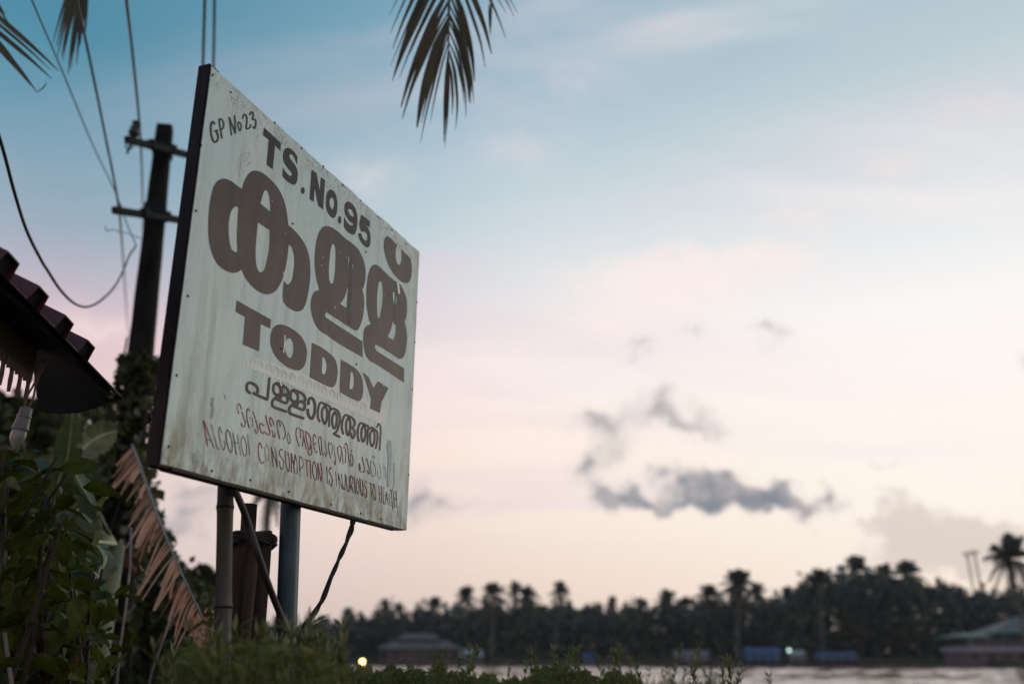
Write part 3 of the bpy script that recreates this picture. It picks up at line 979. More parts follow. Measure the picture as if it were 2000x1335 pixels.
M_CONC = mat('old_dark_concrete', (.010, .009, .008), .9, .45, 6.0, .35, .1, 0, (1, 1, .25), (.026, .024, .021))
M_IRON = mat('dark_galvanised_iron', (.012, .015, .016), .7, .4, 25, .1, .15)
M_WIRE = mat('black_cable', (.025, .027, .028), .6, .3, 20)
M_ALUW = mat('dull_conductor', (.045, .058, .055), .6, .3, 20)
M_CERAM = mat('brown_porcelain', (.045, .030, .028), .3, .3, 30)
M_BAMBOO = mat('grey_bamboo', (.044, .041, .038), .6, .35, 10, .2, .3, 0, (1, 1, .12), (.085, .074, .064))
M_STAKE = mat('old_wood_stake', (.040, .029, .024), .85, .5, 22, .6, .25, 0, (1, 1, .1), (.085, .058, .045))
M_BLUE = mat('blue_painted_pipe', (.008, .034, .050), .42, .35, 12, .1, .3, 0, (1, 1, .35), (.036, .078, .090))
M_ROPE = mat('dark_brown_rope', (.024, .016, .014), .8, .4, 60, .5)
M_ROD = mat('rusty_rod', (.022, .014, .013), .6, .4, 40, .2)
M_ROOF = mat('maroon_roof_sheet', (.115, .022, .032), .38, .3, 5, .05, .5, 0, (1, 1, 1), (.15, .032, .040))
M_SOFFIT = mat('blackened_timber', (.014, .012, .011), .85, .45, 9, .3, .25, 0, (1, 1, 1))
M_VAL = mat('pale_fretwork', (.40, .29, .20), .8, .35, 7, .3, .3, 0, (1, 1, .25), (.20, .135, .095))
M_PLASTIC = mat('white_bulb_holder', (.30, .29, .28), .4, .08, 20)
M_GLASS = mat('frosted_bulb_glass', (.42, .40, .38), .25, .06, 12)

def leaf_cloud(name, centers, size, m, parent=None, droop=0.35, aspect=0.5, up=None):
    """one folded leaf (two faces) at every centre"""
    n = len(centers)
    centers = np.asarray(centers, dtype=float)
    sz = rng.uniform(size[0], size[1], n)[:, None]
    d = rng.normal(size=(n, 3))
    d[:, 2] = d[:, 2] * .6 - droop
    d /= np.linalg.norm(d, axis=1)[:, None]
    r = rng.normal(size=(n, 3))
    s = np.cross(d, r)
    s /= np.linalg.norm(s, axis=1)[:, None] + 1e-9
    nn = np.cross(d, s)
    a = centers - d * sz * .5
    b = centers + d * sz * .5
    mid = centers - d * sz * .05 
    l_ = mid + s * sz * aspect * .5 + nn * sz * .10
    q = mid - s * sz * aspect * .5 + nn * sz * .10
    V = np.stack([a, l_, b, q], axis=1).reshape(-1, 3)
    i = np.arange(n)[:, None] * 4
    F = np.concatenate([i + np.array([[0, 1, 2]]), i + np.array([[0, 2, 3]])], axis=0)
    return make_np(name, V, F, m, parent)

def blob_points(n, c, r, shell=.55):
    """points in a lumpy ellipsoid, thicker towards the outside"""
    d = rng.normal(size=(n, 3))
    d /= np.linalg.norm(d, axis=1)[:, None]
    rad = (shell + (1 - shell) * rng.random(n)) * (1 + .18 * np.sin(d[:, 0] * 5 + d[:, 2] * 4) + .12 * np.sin(d[:, 1] * 9))
    return np.asarray(c) + d * rad[:, None] * np.asarray(r)

# ================================================================== GROUND, WATER
M_SOIL = mat('bank_soil', (.055, .050, .030), .95, .45, 1.5, .4, .2)
M_WATER = bpy.data.materials.new('river_water')
M_WATER.use_nodes = True
_t = M_WATER.node_tree
_b = _t.nodes['Principled BSDF']
_b.inputs['Base Color'].default_value = (.36, .19, .13, 1)
_b.inputs['Roughness'].default_value = .06
_b.inputs['IOR'].default_value = 1.6
_tc = _t.nodes.new('ShaderNodeTexCoord')
_prev = None
for sc_, st_, lx in ((2.2, .6, (1, .6, 1)),):
    _m = _t.nodes.new('ShaderNodeMapping')
    _m.inputs['Scale'].default_value = lx
    _t.links.new(_tc.outputs['Object'], _m.inputs[0])
    _n = _t.nodes.new('ShaderNodeTexNoise')
    _n.inputs['Scale'].default_value = sc_
    _n.inputs['Detail'].default_value = 3
    _t.links.new(_m.outputs[0], _n.inputs['Vector'])
    _bp = _t.nodes.new('ShaderNodeBump')
    _bp.inputs['Strength'].default_value = st_
    _bp.inputs['Distance'].default_value = .06 / sc_
    _t.links.new(_n.outputs[0], _bp.inputs['Height'])
    if _prev:
        _t.links.new(_prev, _bp.inputs['Normal'])
    _prev = _bp.outputs[0]
_t.links.new(_prev, _b.inputs['Normal'])

WATER_Z = -0.55
SHORE = 180.0
xs = [-900, -500, -300, -200, -150, -120, -90, -60, -45, -34, -26, -20, -14, -9, -6, -4, -2, 0, 2, 4, 6, 9, 14, 20, 30, 45, 60, 90, 120, 150, 200, 300, 500, 900]
ys = [-60, -20, -8, -3, 0, 2, 4, 6, 8, 10, 12, 14, 17, 22, 30, 40, 60, 100, 140, 165, 174, SHORE - 2, SHORE, SHORE + 2.5, SHORE + 8, 200, 240, 400, 900, 2500]
def ground_z(x, y):
    edge = 12.5 + 1.2 * math.sin(x * .35)
    if x < -3:
        edge += min(60, (-3 - x) * 6)
    if y < edge:
        return .10 * math.sin(x * .8) * math.cos(y * .6) - .02
    if y < SHORE - 1:
        return max(-2.2, -.02 - (y - edge) * .45)
    return min(.75, -2.2 + (y - SHORE + 1) * 1.1) if y < SHORE + 2.4 else .75 + (y - SHORE) * .002
V = [(x, y, ground_z(x, y)) for y in ys for x in xs]
nx = len(xs)
F = [(j * nx + i, j * nx + i + 1, (j + 1) * nx + i + 1, (j + 1) * nx + i) for j in range(len(ys) - 1) for i in range(nx - 1)]
tag(make('ground', V, F, M_SOIL, None, True), 'dark soil of the near river bank and the far shore', kind='structure')
# waves: real relief on the stretch of river in view
wx = np.concatenate([[-900, -500, -300, -200], np.arange(-125, 131, .9), [200, 300, 500, 900]])
wy = np.concatenate([[6, 14, 24, 36], np.arange(46, SHORE + 2.4, .45)])
GX, GY = np.meshgrid(wx, wy)
GZ = np.zeros_like(GX)
for lam, amp, ang in ((7.0, .07, 80), (4.6, .065, 104), (3.1, .055, 66), (2.2, .045, 96), (1.6, .034, 118), (1.15, .020, 84)):
    kx, ky = math.cos(math.radians(ang)) * 2 * PI / lam, math.sin(math.radians(ang)) * 2 * PI / lam
    ph = rng.uniform(0, 6.28)
    GZ += amp * np.sin(GX * kx + GY * ky + ph + 1.4 * np.sin(GX * .11 + GY * .05 + ph) + .8 * np.sin(GY * .13 - GX * .07)) * (.6 + .4 * np.sin(GX * .045 + GY * .08 + ph * 2))
GZ *= np.where((GY > 45) & (np.abs(GX) < 131), 1, 0)
nxw = len(wx)
ii = (np.arange(len(wy) - 1)[:, None] * nxw + np.arange(nxw - 1)[None, :]).ravel()
wat = make_np('river_water', np.stack([GX.ravel(), GY.ravel(), (GZ + WATER_Z).ravel()], axis=1), np.stack([ii, ii + 1, ii + nxw + 1, ii + nxw], axis=1), M_WATER)
wat.data.polygons.foreach_set('use_smooth', [True] * len(wat.data.polygons))
tag(wat, 'wide river reflecting the pink evening sky', kind='structure')

# ================================================================== POSTS UNDER THE SIGN
def post_line(px0, py0, px1, py1, Y0, Y1=None, n=10):
    """points from a seen top to a seen lower end and on down into the ground"""
    a, b = P(px0, py0, Y0), P(px1, py1, Y1 or Y0)
    d = b - a
    c = a + d * ((a.z + .25) / -d.z)
    return [a.lerp(c, i / (n - 1)) for i in range(n)]

def behind_sign(px, off):
    """forward distance of a bearing on the plane a little behind the sheet"""
    q = SIGN_O - sNrm * off
    u, v = bearing(px, 980)
    return (q - CAM).dot(sNrm) / Vector((u, 1, v)).dot(sNrm)

# blue steel pipe
yp = behind_sign(566, .085)
pts = post_line(569, 960, 560, 1205, yp)
top = Vector((pts[0].x, pts[0].y, SIGN_O.z + 1.05))
pipe = empty('steel_pipe_post', (pts[-1].x, pts[-1].y, 0))
tag(pipe, 'blue painted steel pipe post holding up the middle of the sign board', 'post')
rp = 19.5 * mpp(pts[0])
loc = Vector(pipe.location)
tube('pipe', [top - loc] + [p - loc for p in pts], rp, M_BLUE, pipe, 20)
tube('pipe_cap', [top - loc + Vector((0, 0, -.004)), top - loc + Vector((0, 0, .01))], rp * 1.04, M_IRON, pipe, 20)
for zc_ in (.10, .62):
    q = Vector((top.x, top.y, SIGN_O.z + zc_)) - loc
    tube('clamp_ring', [q + Vector((0, 0, -.015)), q + Vector((0, 0, .015))], rp * 1.10, M_IRON, pipe, 20)

# bamboo post with nodes
yb = behind_sign(441, .10)
pts = post_line(441, 930, 436, 1195, yb, n=2)
c = pts[1]
a = pts[0] + (pts[0] - pts[1]) * (.72 / (pts[0].z - pts[1].z))
rb = 15 * mpp(pts[0])
bam = empty('bamboo_post', (c.x, c.y, 0))
tag(bam, 'thick grey bamboo post under the near half of the sign board', 'post')
loc = Vector(bam.location)
line, rad = [], []
total = (a - c).length
zn = [P(441, 990, yb).z, P(437, 1185, yb).z]
step = zn[0] - zn[1]
nodes_z = [zn[0] + step * k for k in range(-6, 4)]
zs_ = []
z_ = c.z
while z_ < a.z:
    zs_.append(z_)
    z_ += .012
for z_ in zs_:
    t = (z_ - c.z) / (a.z - c.z)
    p = c.lerp(a, t)
    dn = min(abs(z_ - q) for q in nodes_z)
    r = rb * (1 + .09 * math.exp(-(dn / .010) ** 2) + .03 * math.exp(-(dn / .05) ** 2)) * (1.04 - .05 * t)
    line.append(p - loc)
    rad.append(r)
tube('culm', line, rad, M_BAMBOO, bam, 18)
for q in nodes_z:
    if c.z + .3 < q < a.z - .05:
        t = (q - c.z) / (a.z - c.z)
        p = c.lerp(a, t) - loc
        tube('node_ring', [p + Vector((0, 0, -.004)), p + Vector((0, 0, .004))], rb * 1.13, M_SOFFIT, bam, 18)

# old wooden stakes bound together
def stake(px0, py0, px1, py1, Y, wpx, label, rag=0.0, seed=1):
    r_ = random.Random(seed)
    pts = post_line(px0, py0, px1, py1, Y, n=14)
    o = empty('wooden_stake', (pts[-1].x, pts[-1].y, 0))
    tag(o, label, 'stake', 'old wooden stakes beside the bamboo post')
    loc = Vector(o.location)
    R = wpx / 2 * mpp(pts[0])
    V, F = [], []
    seg = 14
    for i, p in enumerate(pts):
        for k in range(seg):
            a_ = 2 * PI * k / seg
            rr_ = R * (1 + .10 * math.sin(3 * a_ + seed) + .05 * math.sin(5 * a_ + i * .7) + r_.uniform(-.04, .04)) * (1 + .02 * i)
            dz_ = r_.uniform(-rag, rag) if i == 0 else 0
            V.append(p - loc + Vector((rr_ * math.cos(a_), rr_ * math.sin(a_), dz_)))
    for i in range(len(pts) - 1):
        for k in range(seg):
            k2 = (k + 1) % seg
            F.append((i * seg + k, (i + 1) * seg + k, (i + 1) * seg + k2, i * seg + k2))
    F.append(tuple(range(seg)))
    make('shaft', V, F, M_STAKE, o, True)
    if rag:
        for k in range(9):
            a_ = 2 * PI * k / 9
            b0 = pts[0] - loc + Vector((R * .8 * math.cos(a_), R * .8 * math.sin(a_), -.01))
            h = r_.uniform(.006, .02)
            make('splinter', [b0 + Vector((-.006, 0, 0)), b0 + Vector((.006, 0, 0)), b0 + Vector((0, .006, 0)), b0 + Vector((.002, .001, h))],
                 [(0, 1, 3), (1, 2, 3), (2, 0, 3)], M_STAKE, o)
    return o
ys_ = behind_sign(480, .26)
stake(486, 984, 474, 1200, ys_ + .05, 29, 'tallest dark wooden stake, between bamboo and blue pipe, cut flat on top', 0, 1)
stake(468, 1047, 462, 1200, ys_ - .10, 26, 'dark wooden stake leaning against the bamboo post', .004, 2)
stake(518, 1054, 503, 1225, ys_ - .06, 27, 'short split wooden stake with a ragged top beside the blue pipe', .012, 3)
stake(497, 1072, 482, 1215, ys_ - .14, 21, 'thin brown stake in front of the others in the bound bundle', .006, 4)
# cord wound round the bundle
ctr = P(497, 1056, ys_ - .04)
m_ = mpp(ctr)
pts = []
for k in range(150):
    a_ = 2 * PI * k / 30
    pts.append(ctr + Vector((math.cos(a_) * 37 * m_ * (1 + .05 * math.sin(k)), math.sin(a_) * .125 * (1 + .06 * math.sin(k * 1.7)), (k - 75) / 75 * .016 + .006 * math.sin(k * .6) + .004 * math.cos(a_))))
tag(tube('binding_cord', pts, .0062, M_ROPE, None, 6), 'dark cord wound round the tops of the wooden stakes', 'cord')

# slanting rod from the frame down to the foot of the pipe
pts = [P(453, 946, behind_sign(453, .03)), P(470, 982, behind_sign(470, .02)), P(487, 1028, ys_ - .36), P(503, 1078, ys_ - .36), P(524, 1140, ys_ - .30), P(549, 1204, yp - .12), P(585, 1300, yp - .1), P(604, 1345, yp - .1)]
last = pts[-1]
pts.append(Vector((last.x + .05, last.y, -.1)))
tag(tube('brace_rod', spline(pts, 8), 6.2 * m_, M_ROD, None, 10), 'dark bent rod slanting from the sign frame to the foot of the blue pipe', 'rod')
# twisted rope
yr = behind_sign(690, .02)
pts = [P(690, 1016, yr), P(684, 1040, yr), P(668, 1078, yr - .02), P(650, 1118, yr - .04), P(632, 1165, yr - .06), P(612, 1200, yr - .08), P(592, 1222, yr - .10)]
pts = spline(pts, 14)
nn_ = len(pts)
e0 = pts[-1]
pts += [e0 + Vector((-.02 * k, -.01 * k, -.085 * k)) for k in range(1, 17)]
rope = empty('twisted_rope', e0)
tag(rope, 'dark twisted rope hanging from the far half of the sign frame', 'rope')
mr_ = mpp(pts[0])
for st in range(2):
    V = []
    for i, p in enumerate(pts):
        a_ = i * .24 + st * PI + .5 * math.sin(i * .17)
        off = Vector((math.cos(a_), math.sin(a_) * .6, math.sin(a_) * .4)) * 1.7 * mr_ * (1.0 + .35 * math.sin(i * .11))
        V.append(p + off - e0)
    tube('strand', V, [3.5 * mr_ * (1 + .16 * math.sin(i * .13 + st * 2) + .10 * math.sin(i * .47 + st)) for i in range(len(V))], M_ROPE, rope, 8)

# ================================================================== UTILITY POLE
ptop, pbot = P(322, 250, 8.0), P(206, 1335, 7.55)
d = pbot - ptop
pbase = ptop + d * ((ptop.z + .3) / -d.z)
pole = empty('utility_pole', (pbase.x, pbase.y, 0))
tag(pole, 'tapered dark concrete power pole with two cross arms behind the sign board', 'utility pole')
loc = Vector(pole.location)
axis = (ptop - pbase).normalized()
px_ = Vector((1, .25, 0)); px_ = (px_ - axis * px_.dot(axis)).normalized()
py_ = axis.cross(px_)
def pole_at(t):
    return pbase.lerp(ptop, t)
def pole_half(t):
    return (.140 * (1 - t) + .074 * t)
V, F = [], []
NS = 40
rpole = random.Random(3)
for i in range(NS + 1):
    t = i / NS
    h = pole_half(t)
    c_ = .22 * h
    ring = [(-h, -h + c_), (-h + c_, -h), (h - c_, -h), (h, -h + c_), (h, h - c_), (h - c_, h), (-h + c_, h), (-h, h - c_)]
    for a_, b_ in ring:
        V.append(pole_at(t) - loc + px_ * a_ * (1 + rpole.uniform(-.02, .02)) + py_ * b_ * (1 + rpole.uniform(-.02, .02)))
for i in range(NS):
    for k in range(8):
        k2 = (k + 1) % 8
        F.append((i * 8 + k, i * 8 + k2, (i + 1) * 8 + k2, (i + 1) * 8 + k))
F.append(tuple(NS * 8 + k for k in range(8)))
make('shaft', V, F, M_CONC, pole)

def beam(name, a, b, w, h, m, parent, loc):
    d_ = (b - a).normalized()
    s_ = d_.cross(Vector((0, 0, 1))).normalized()
    u_ = s_.cross(d_)
    V = []
    for p in (a, b):
        for q, r in ((-1, -1), (1, -1), (1, 1), (-1, 1)):
            V.append(p + s_ * q * w / 2 + u_ * r * h / 2 - loc)
    F = [(0, 1, 2, 3), (7, 6, 5, 4), (0, 4, 5, 1), (1, 5, 6, 2), (2, 6, 7, 3), (3, 7, 4, 0)]
    o = make(name, V, F, m, parent)
    q = bmesh.new(); q.from_mesh(o.data)
    bmesh.ops.recalc_face_normals(q, faces=list(q.faces))
    bmesh.ops.bevel(q, geom=list(q.edges), offset=min(w, h) * .1, segments=1, affect='EDGES')
    q.to_mesh(o.data); q.free()
    return o
ua, ub = P(246, 272, 7.35), P(392, 309, 8.25)
la, lb = P(221, 410, 7.30), P(380, 434, 8.15)
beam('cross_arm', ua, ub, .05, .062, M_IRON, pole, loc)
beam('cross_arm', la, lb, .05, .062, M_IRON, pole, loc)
for (px, py, w_) in ((315, 286, .19), (301, 413, .215)):
    t = (P(px, py, 7.9).z - pbase.z) / (ptop.z - pbase.z)
    h = pole_half(t) + .012
    V = []
    for tt in (-.05, .05):
        c_ = pole_at(t) + axis * tt - loc
        for a_, b_ in ((-h, -h), (h, -h), (h, h), (-h, h)):
            V.append(c_ + px_ * a_ + py_ * b_)
    make('pole_clamp', V, [(0, 1, 5, 4), (1, 2, 6, 5), (2, 3, 7, 6), (3, 0, 4, 7), (3, 2, 1, 0), (4, 5, 6, 7)], M_IRON, pole)
    mid = (ua.lerp(ub, .46) if py < 300 else la.lerp(lb, .5))
    for sx in (-.14, .14):
        dd = (ub - ua).normalized()
        beam('clamp_plate', mid + dd * (sx - .035) + Vector((0, 0, .015)), mid + dd * (sx + .035) + Vector((0, 0, .015)), .07, .09, M_IRON, pole, loc)
# insulator on the upper arm
ib = ua.lerp(ub, .07)
prof = [(0.0, .008), (.06, .008), (.062, .036), (.085, .046), (.105, .034), (.13, .040), (.155, .030), (.16, .018), (.172, .018), (.178, .034), (.20, .034), (.208, .020)]
ax_ = (P(268, 236, 7.38) - P(259, 268, 7.36)).normalized()
s_ = Vector((1, 0, 0)); s_ = (s_ - ax_ * s_.dot(ax_)).normalized(); f_ = ax_.cross(s_)
V, F = [], []
for h, r in prof:
    for k in range(14):
        a_ = 2 * PI * k / 14
        V.append(ib + ax_ * (h * 1.02) + (s_ * math.cos(a_) + f_ * math.sin(a_)) * r * 1.15 - loc)
for i in range(len(prof) - 1):
    for k in range(14):
        F.append((i * 14 + k, i * 14 + (k + 1) % 14, (i + 1) * 14 + (k + 1) % 14, (i + 1) * 14 + k))
F.append(tuple((len(prof) - 1) * 14 + k for k in range(14)))
make('insulator', V, F, M_CERAM, pole, True)
tube('insulator_pin', [ib - loc - ax_ * .14 + s_ * -.01, ib - loc], .011, M_IRON, pole, 8)
tube('hook', [ib - loc + Vector(q) for q in ((-.05, 0, -.02), (-.045, 0, -.07), (-.02, 0, -.09), (.015, 0, -.075), (.02, 0, -.02))], .007, M_IRON, pole, 6)
li = la.lerp(lb, .065)
tube('stub_insulator', [li - loc, li - loc + Vector((0, 0, .035)), li - loc + Vector((0, 0, .06))], [.022, .026, .012], M_CERAM, pole, 10)
# faded red band
t = (P(232, 1092, 7.6).z - pbase.z) / (ptop.z - pbase.z)
V = []
for tt in (-.085, .085):
    h = pole_half(t) + .004
    for a_, b_ in ((-h, -h), (h, -h), (h, h), (-h, h)):
        V.append(pole_at(t) + axis * tt - loc + px_ * a_ + py_ * b_)
make('painted_band', V, [(0, 1, 5, 4), (1, 2, 6, 5), (2, 3, 7, 6), (3, 0, 4, 7)], mat('faded_orange_paint', (.16, .055, .030), .8, .4, 14), pole)

# wires
WG = 'overhead wires at the power pole'
def wire(pts, r, m, label, sub=10, cat='wire'):
    tag(tube('overhead_wire', spline(pts, sub), r, m, None, 6), label, cat, WG)
wire([P(-20, -200, 3.2), P(62, 0, 4.2), P(120, 135, 5.3), P(180, 280, 6.5), P(224, 372, 7.25), P(245, 430, 7.6), P(266, 480, 7.8)], .0055, M_ALUW,
     'thinnest leftmost wire slanting down to the tip of the lower cross arm')
wire([P(118, -200, 3.6), P(150, 0, 4.6), P(171, 95, 5.3), P(205, 262, 6.5), P(231, 400, 7.42), P(240, 500, 10), P(248, 620, 17), P(252, 660, 24)], .0095, M_ALUW,
     'second wire from the left, running over the tip of the lower cross arm')
wire([P(228, -200, 3.8), P(247, 0, 5.0), P(258, 95, 5.9), P(272, 238, 7.30), P(277, 330, 9), P(279, 420, 13), P(280, 500, 20)], .0105, M_ALUW,
     'wire running down past the porcelain insulator on the upper cross arm')
wire([P(402, -160, 5.0), P(400, 0, 6.0), P(397, 110, 6.8), P(393, 306, 8.2)], .012, M_ALUW, 'left one of the two wires that drop behind the top corner of the sign')
wire([P(420, -160, 5.6), P(419, 0, 6.6), P(417, 120, 7.4), P(412, 300, 9.0), P(408, 420, 14)], .012, M_ALUW, 'right one of the two wires that drop behind the top corner of the sign')
cable = [P(-60, 90, 3.0), P(0, 272, 3.5), P(28, 375, 3.8), P(52, 450, 4.1), P(80, 507, 4.4), P(93, 528, 4.6), P(118, 566, 4.9), P(145, 592, 5.3), P(170, 599, 5.8), P(195, 588, 6.3), P(222, 562, 6.8), P(240, 530, 7.2), P(252, 500, 7.5), P(266, 480, 7.72)]
tag(tube('service_cable', spline(cable, 8), .0080, M_WIRE, None, 8), 'black service cable sagging in a deep loop from the left to the power pole', 'cable', WG)
wire([P(206, 441, 7.5), P(209, 451, 7.5), P(222, 448, 7.55), P(234, 453, 7.6), P(252, 456, 7.7), P(270, 464, 7.78), P(284, 466, 7.85)], .004, M_WIRE, 'short crooked loose wire end sticking out left of the power pole')

# ================================================================== SHED ROOF ON THE LEFT
eT = P(235, 770, 3.5)                                   # far tip of the eave
ev = Vector((math.sin(math.radians(-8.1)), math.cos(math.radians(-8.1)), 0))   # along the eave, away from the camera
en = Vector((-ev.y, ev.x, 0))                           # up the slope, to the left
slope = math.radians(25)
up_s = en * math.cos(slope) + Vector((0, 0, math.sin(slope)))
nrm_s = up_s.cross(ev) * -1
if nrm_s.z < 0:
    nrm_s = -nrm_s
shed = empty('shed', (eT.x - 1.9, eT.y - 1.0, 0))
tag(shed, 'dark shed eave with maroon ribbed metal roof and pale fretwork valance', 'shed')
loc = Vector(shed.location)
pitch_r = .245
prof = []
s0 = -3.2
k = 0
rib_edges = []
s_ = -.45
pts2 = [(0.0, 0.0)]
while s_ > -2.6:
    pts2 += [(s_ + .012, 0), (s_, .05), (s_ - .085, .05), (s_ - .10, 0)]
    s_ -= pitch_r
V, F = [], []
Lsl = 2.2
n2_ = len(pts2)
for off in (0.0, -.004):
    for tl in (0.0, Lsl):
        for a_, h in pts2:
            V.append(eT + ev * a_ + up_s * tl + nrm_s * (h + off) - loc)
for i in range(n2_ - 1):
    F.append((i, i + 1, n2_ + i + 1, n2_ + i))
    F.append((2 * n2_ + i, 3 * n2_ + i, 3 * n2_ + i + 1, 2 * n2_ + i + 1))
    F.append((i, 2 * n2_ + i, 2 * n2_ + i + 1, i + 1))
roof = make('roof_sheet', V, F, M_ROOF, shed)
# dark faces stand in for the shadow inside the open rib ends
for i in range(1, n2_ - 3, 4):
    q = [eT + ev * pts2[i + j][0] + up_s * .012 + nrm_s * (pts2[i + j][1] - .002 if j in (1, 2) else -.001) - loc for j in range(4)]
    make('rib_end_shade', q, [(0, 1, 2, 3)], M_SOFFIT, roof)
def slab(name, quad, th, nv, m):
    V = [q - loc for q in quad] + [q + nv * th - loc for q in quad]
    return make(name, V, [(0, 1, 2, 3), (7, 6, 5, 4), (0, 4, 5, 1), (1, 5, 6, 2), (2, 6, 7, 3), (3, 7, 4, 0)], m, shed)
# boards under the sheet
a0 = eT + up_s * .03 - nrm_s * .008
for i in range(7):
    w0, w1 = i * .31, i * .31 + .302
    slab('soffit_board', [a0 + up_s * w0, a0 + up_s * w0 + ev * -2.7, a0 + up_s * w1 + ev * -2.7, a0 + up_s * w1], .018, -nrm_s, M_SOFFIT)
# drooping dark end panel (far end of the eave), from the tip back under the roof
q0 = eT + Vector((-.004, 0, -.012))
q1 = P(75, 803, 3.75)
q2 = P(40, 640, 3.55)
V, F = [], []
NP = 10
for i in range(NP + 1):
    t = i / NP
    lo = q0.lerp(q1, t) - Vector((0, 0, .030 * math.sin(PI * t)))
    hi = (eT - nrm_s * .03 + up_s * .02).lerp(P(55, 640, 3.62), t)
    for off in (0, .012):
        V += [lo - loc + ev * off, hi - loc + ev * off]
for i in range(NP):
    b_ = i * 4
    F += [(b_, b_ + 4, b_ + 5, b_ + 1), (b_ + 2, b_ + 3, b_ + 7, b_ + 6), (b_, b_ + 2, b_ + 6, b_ + 4)]
make('end_panel', V, F, M_SOFFIT, shed)
tube('tip_bracket', [eT - loc + Vector((-.02, 0, -.006)), eT - loc + Vector((.004, .01, -.012))], .008, M_IRON, shed, 8)
# fretwork valance under the eave beam
vY = 3.15
vb = P(72, 690, vY)
slab('eave_beam', [vb + Vector((0, 0, .10)), vb + Vector((0, 0, .10)) - ev * 2.2, vb + Vector((0, 0, .01)) - ev * 2.2, vb + Vector((0, 0, .01))], .05, en, M_SOFFIT)
V, F = [], []
def vq(pts):
    o = len(V)
    for a_, h in pts:
        V.append(vb - ev * a_ + Vector((0, 0, h)) - loc)
    n_ = len(pts)
    for a_, h in pts:
        V.append(vb - ev * a_ + en * .012 + Vector((0, 0, h)) - loc)
    F.append(tuple(range(o, o + n_)))
    F.append(tuple(range(o + 2 * n_ - 1, o + n_ - 1, -1)))
    for i in range(n_):
        j = (i + 1) % n_
        F.append((o + i, o + n_ + i, o + n_ + j, o + j))
valance = make('valance_board', [], [], M_VAL, shed)
vq([(0, .012), (2.1, .012), (2.1, -.078), (0, -.078)])
valance.data.from_pydata([tuple(v) for v in V], [], F)
valance.data.update()
for i in range(26):
    V, F = [], []
    s_ = i * .078
    vq([(s_ + .001, -.0785), (s_ + .030, -.0785), (s_ + .026, -.105), (s_ + .018, -.118), (s_ + .021, -.150), (s_ + .015, -.188), (s_ + .010, -.150), (s_ + .013, -.118), (s_ + .004, -.105)])
    make('pendant', V, F, M_VAL, valance)
    V, F = [], []
    vq([(s_ + .042, -.0785), (s_ + .062, -.0785), (s_ + .058, -.100), (s_ + .052, -.116), (s_ + .046, -.100)])
    make('pendant', V, F, M_VAL, valance)
# posts that carry the roof, out to the left
for q in (eT - ev * .4 + en * 1.5, eT - ev * 2.2 + en * 1.5):
    h = (q - eT).dot(en) * math.tan(slope) + eT.z - .05
    tube('post', [Vector((q.x, q.y, -.1)) - loc, Vector((q.x, q.y, h)) - loc], .05, M_STAKE, shed, 10)

# bulb in a holder
bp_ = P(52, 797, 2.95)
m_ = mpp(bp_)
bulb = empty('light_bulb', bp_)
tag(bulb, 'unlit white candle bulb hanging in a white holder under the shed eave', 'bulb')
tilt = Vector((-.14, 0, -1)).normalized()
sx_ = Vector((1, 0, 0)); sx_ = (sx_ - tilt * sx_.dot(tilt)).normalized(); sy_ = tilt.cross(sx_)
def lathe(name, prof, m, parent):
    V, F = [], []
    for h, r in prof:
        for k in range(20):
            a_ = 2 * PI * k / 20
            V.append(tilt * h * m_ + (sx_ * math.cos(a_) + sy_ * math.sin(a_)) * r * m_)
    for i in range(len(prof) - 1):
        for k in range(20):
            F.append((i * 20 + k, i * 20 + (k + 1) % 20, (i + 1) * 20 + (k + 1) % 20, (i + 1) * 20 + k))
    F.append(tuple(range(20))); F.append(tuple((len(prof) - 1) * 20 + k for k in reversed(range(20))))
    o = make(name, V, F, m, parent, True)
    q = bmesh.new(); q.from_mesh(o.data); bmesh.ops.recalc_face_normals(q, faces=list(q.faces)); q.to_mesh(o.data); q.free()
    return o
lathe('holder', [(-3, 4), (-2, 8), (0, 11.2), (14, 11.6), (15, 12.0), (26, 13.2), (38, 14.6), (39, 15.2), (43, 15.2), (44, 13.5)], M_PLASTIC, bulb)
lathe('holder_ring', [(14.5, 12.8), (15, 13.4), (18, 13.6), (19, 13.0)], M_PLASTIC, bulb)
lathe('glass', [(43.5, 12.6), (50, 14.0), (57, 14.2), (64, 12.6), (71, 9.3), (77, 5.6), (81, 2.8), (84, .6)], M_GLASS, bulb)
for sx2 in (-4, 4):
    tube('flex', spline([Vector((sx2 * m_, 0, 2 * m_)), Vector((sx2 * 1.6 * m_, .01, 25 * m_)), Vector((sx2 * .4 * m_, .03, 60 * m_)), Vector((sx2 * m_ + .01, .04, 108 * m_))], 6), .0035, M_VAL, bulb, 6)

ORD = ['first', 'second', 'third', 'fourth', 'fifth', 'sixth', 'seventh', 'eighth', 'ninth', 'tenth', 'eleventh', 'twelfth', 'thirteenth', 'fourteenth', 'fifteenth', 'sixteenth',
       'seventeenth', 'eighteenth', 'nineteenth', 'twentieth', 'twenty-first', 'twenty-second', 'twenty-third', 'twenty-fourth', 'twenty-fifth', 'twenty-sixth', 'twenty-seventh', 'twenty-eighth', 'twenty-ninth', 'thirtieth']

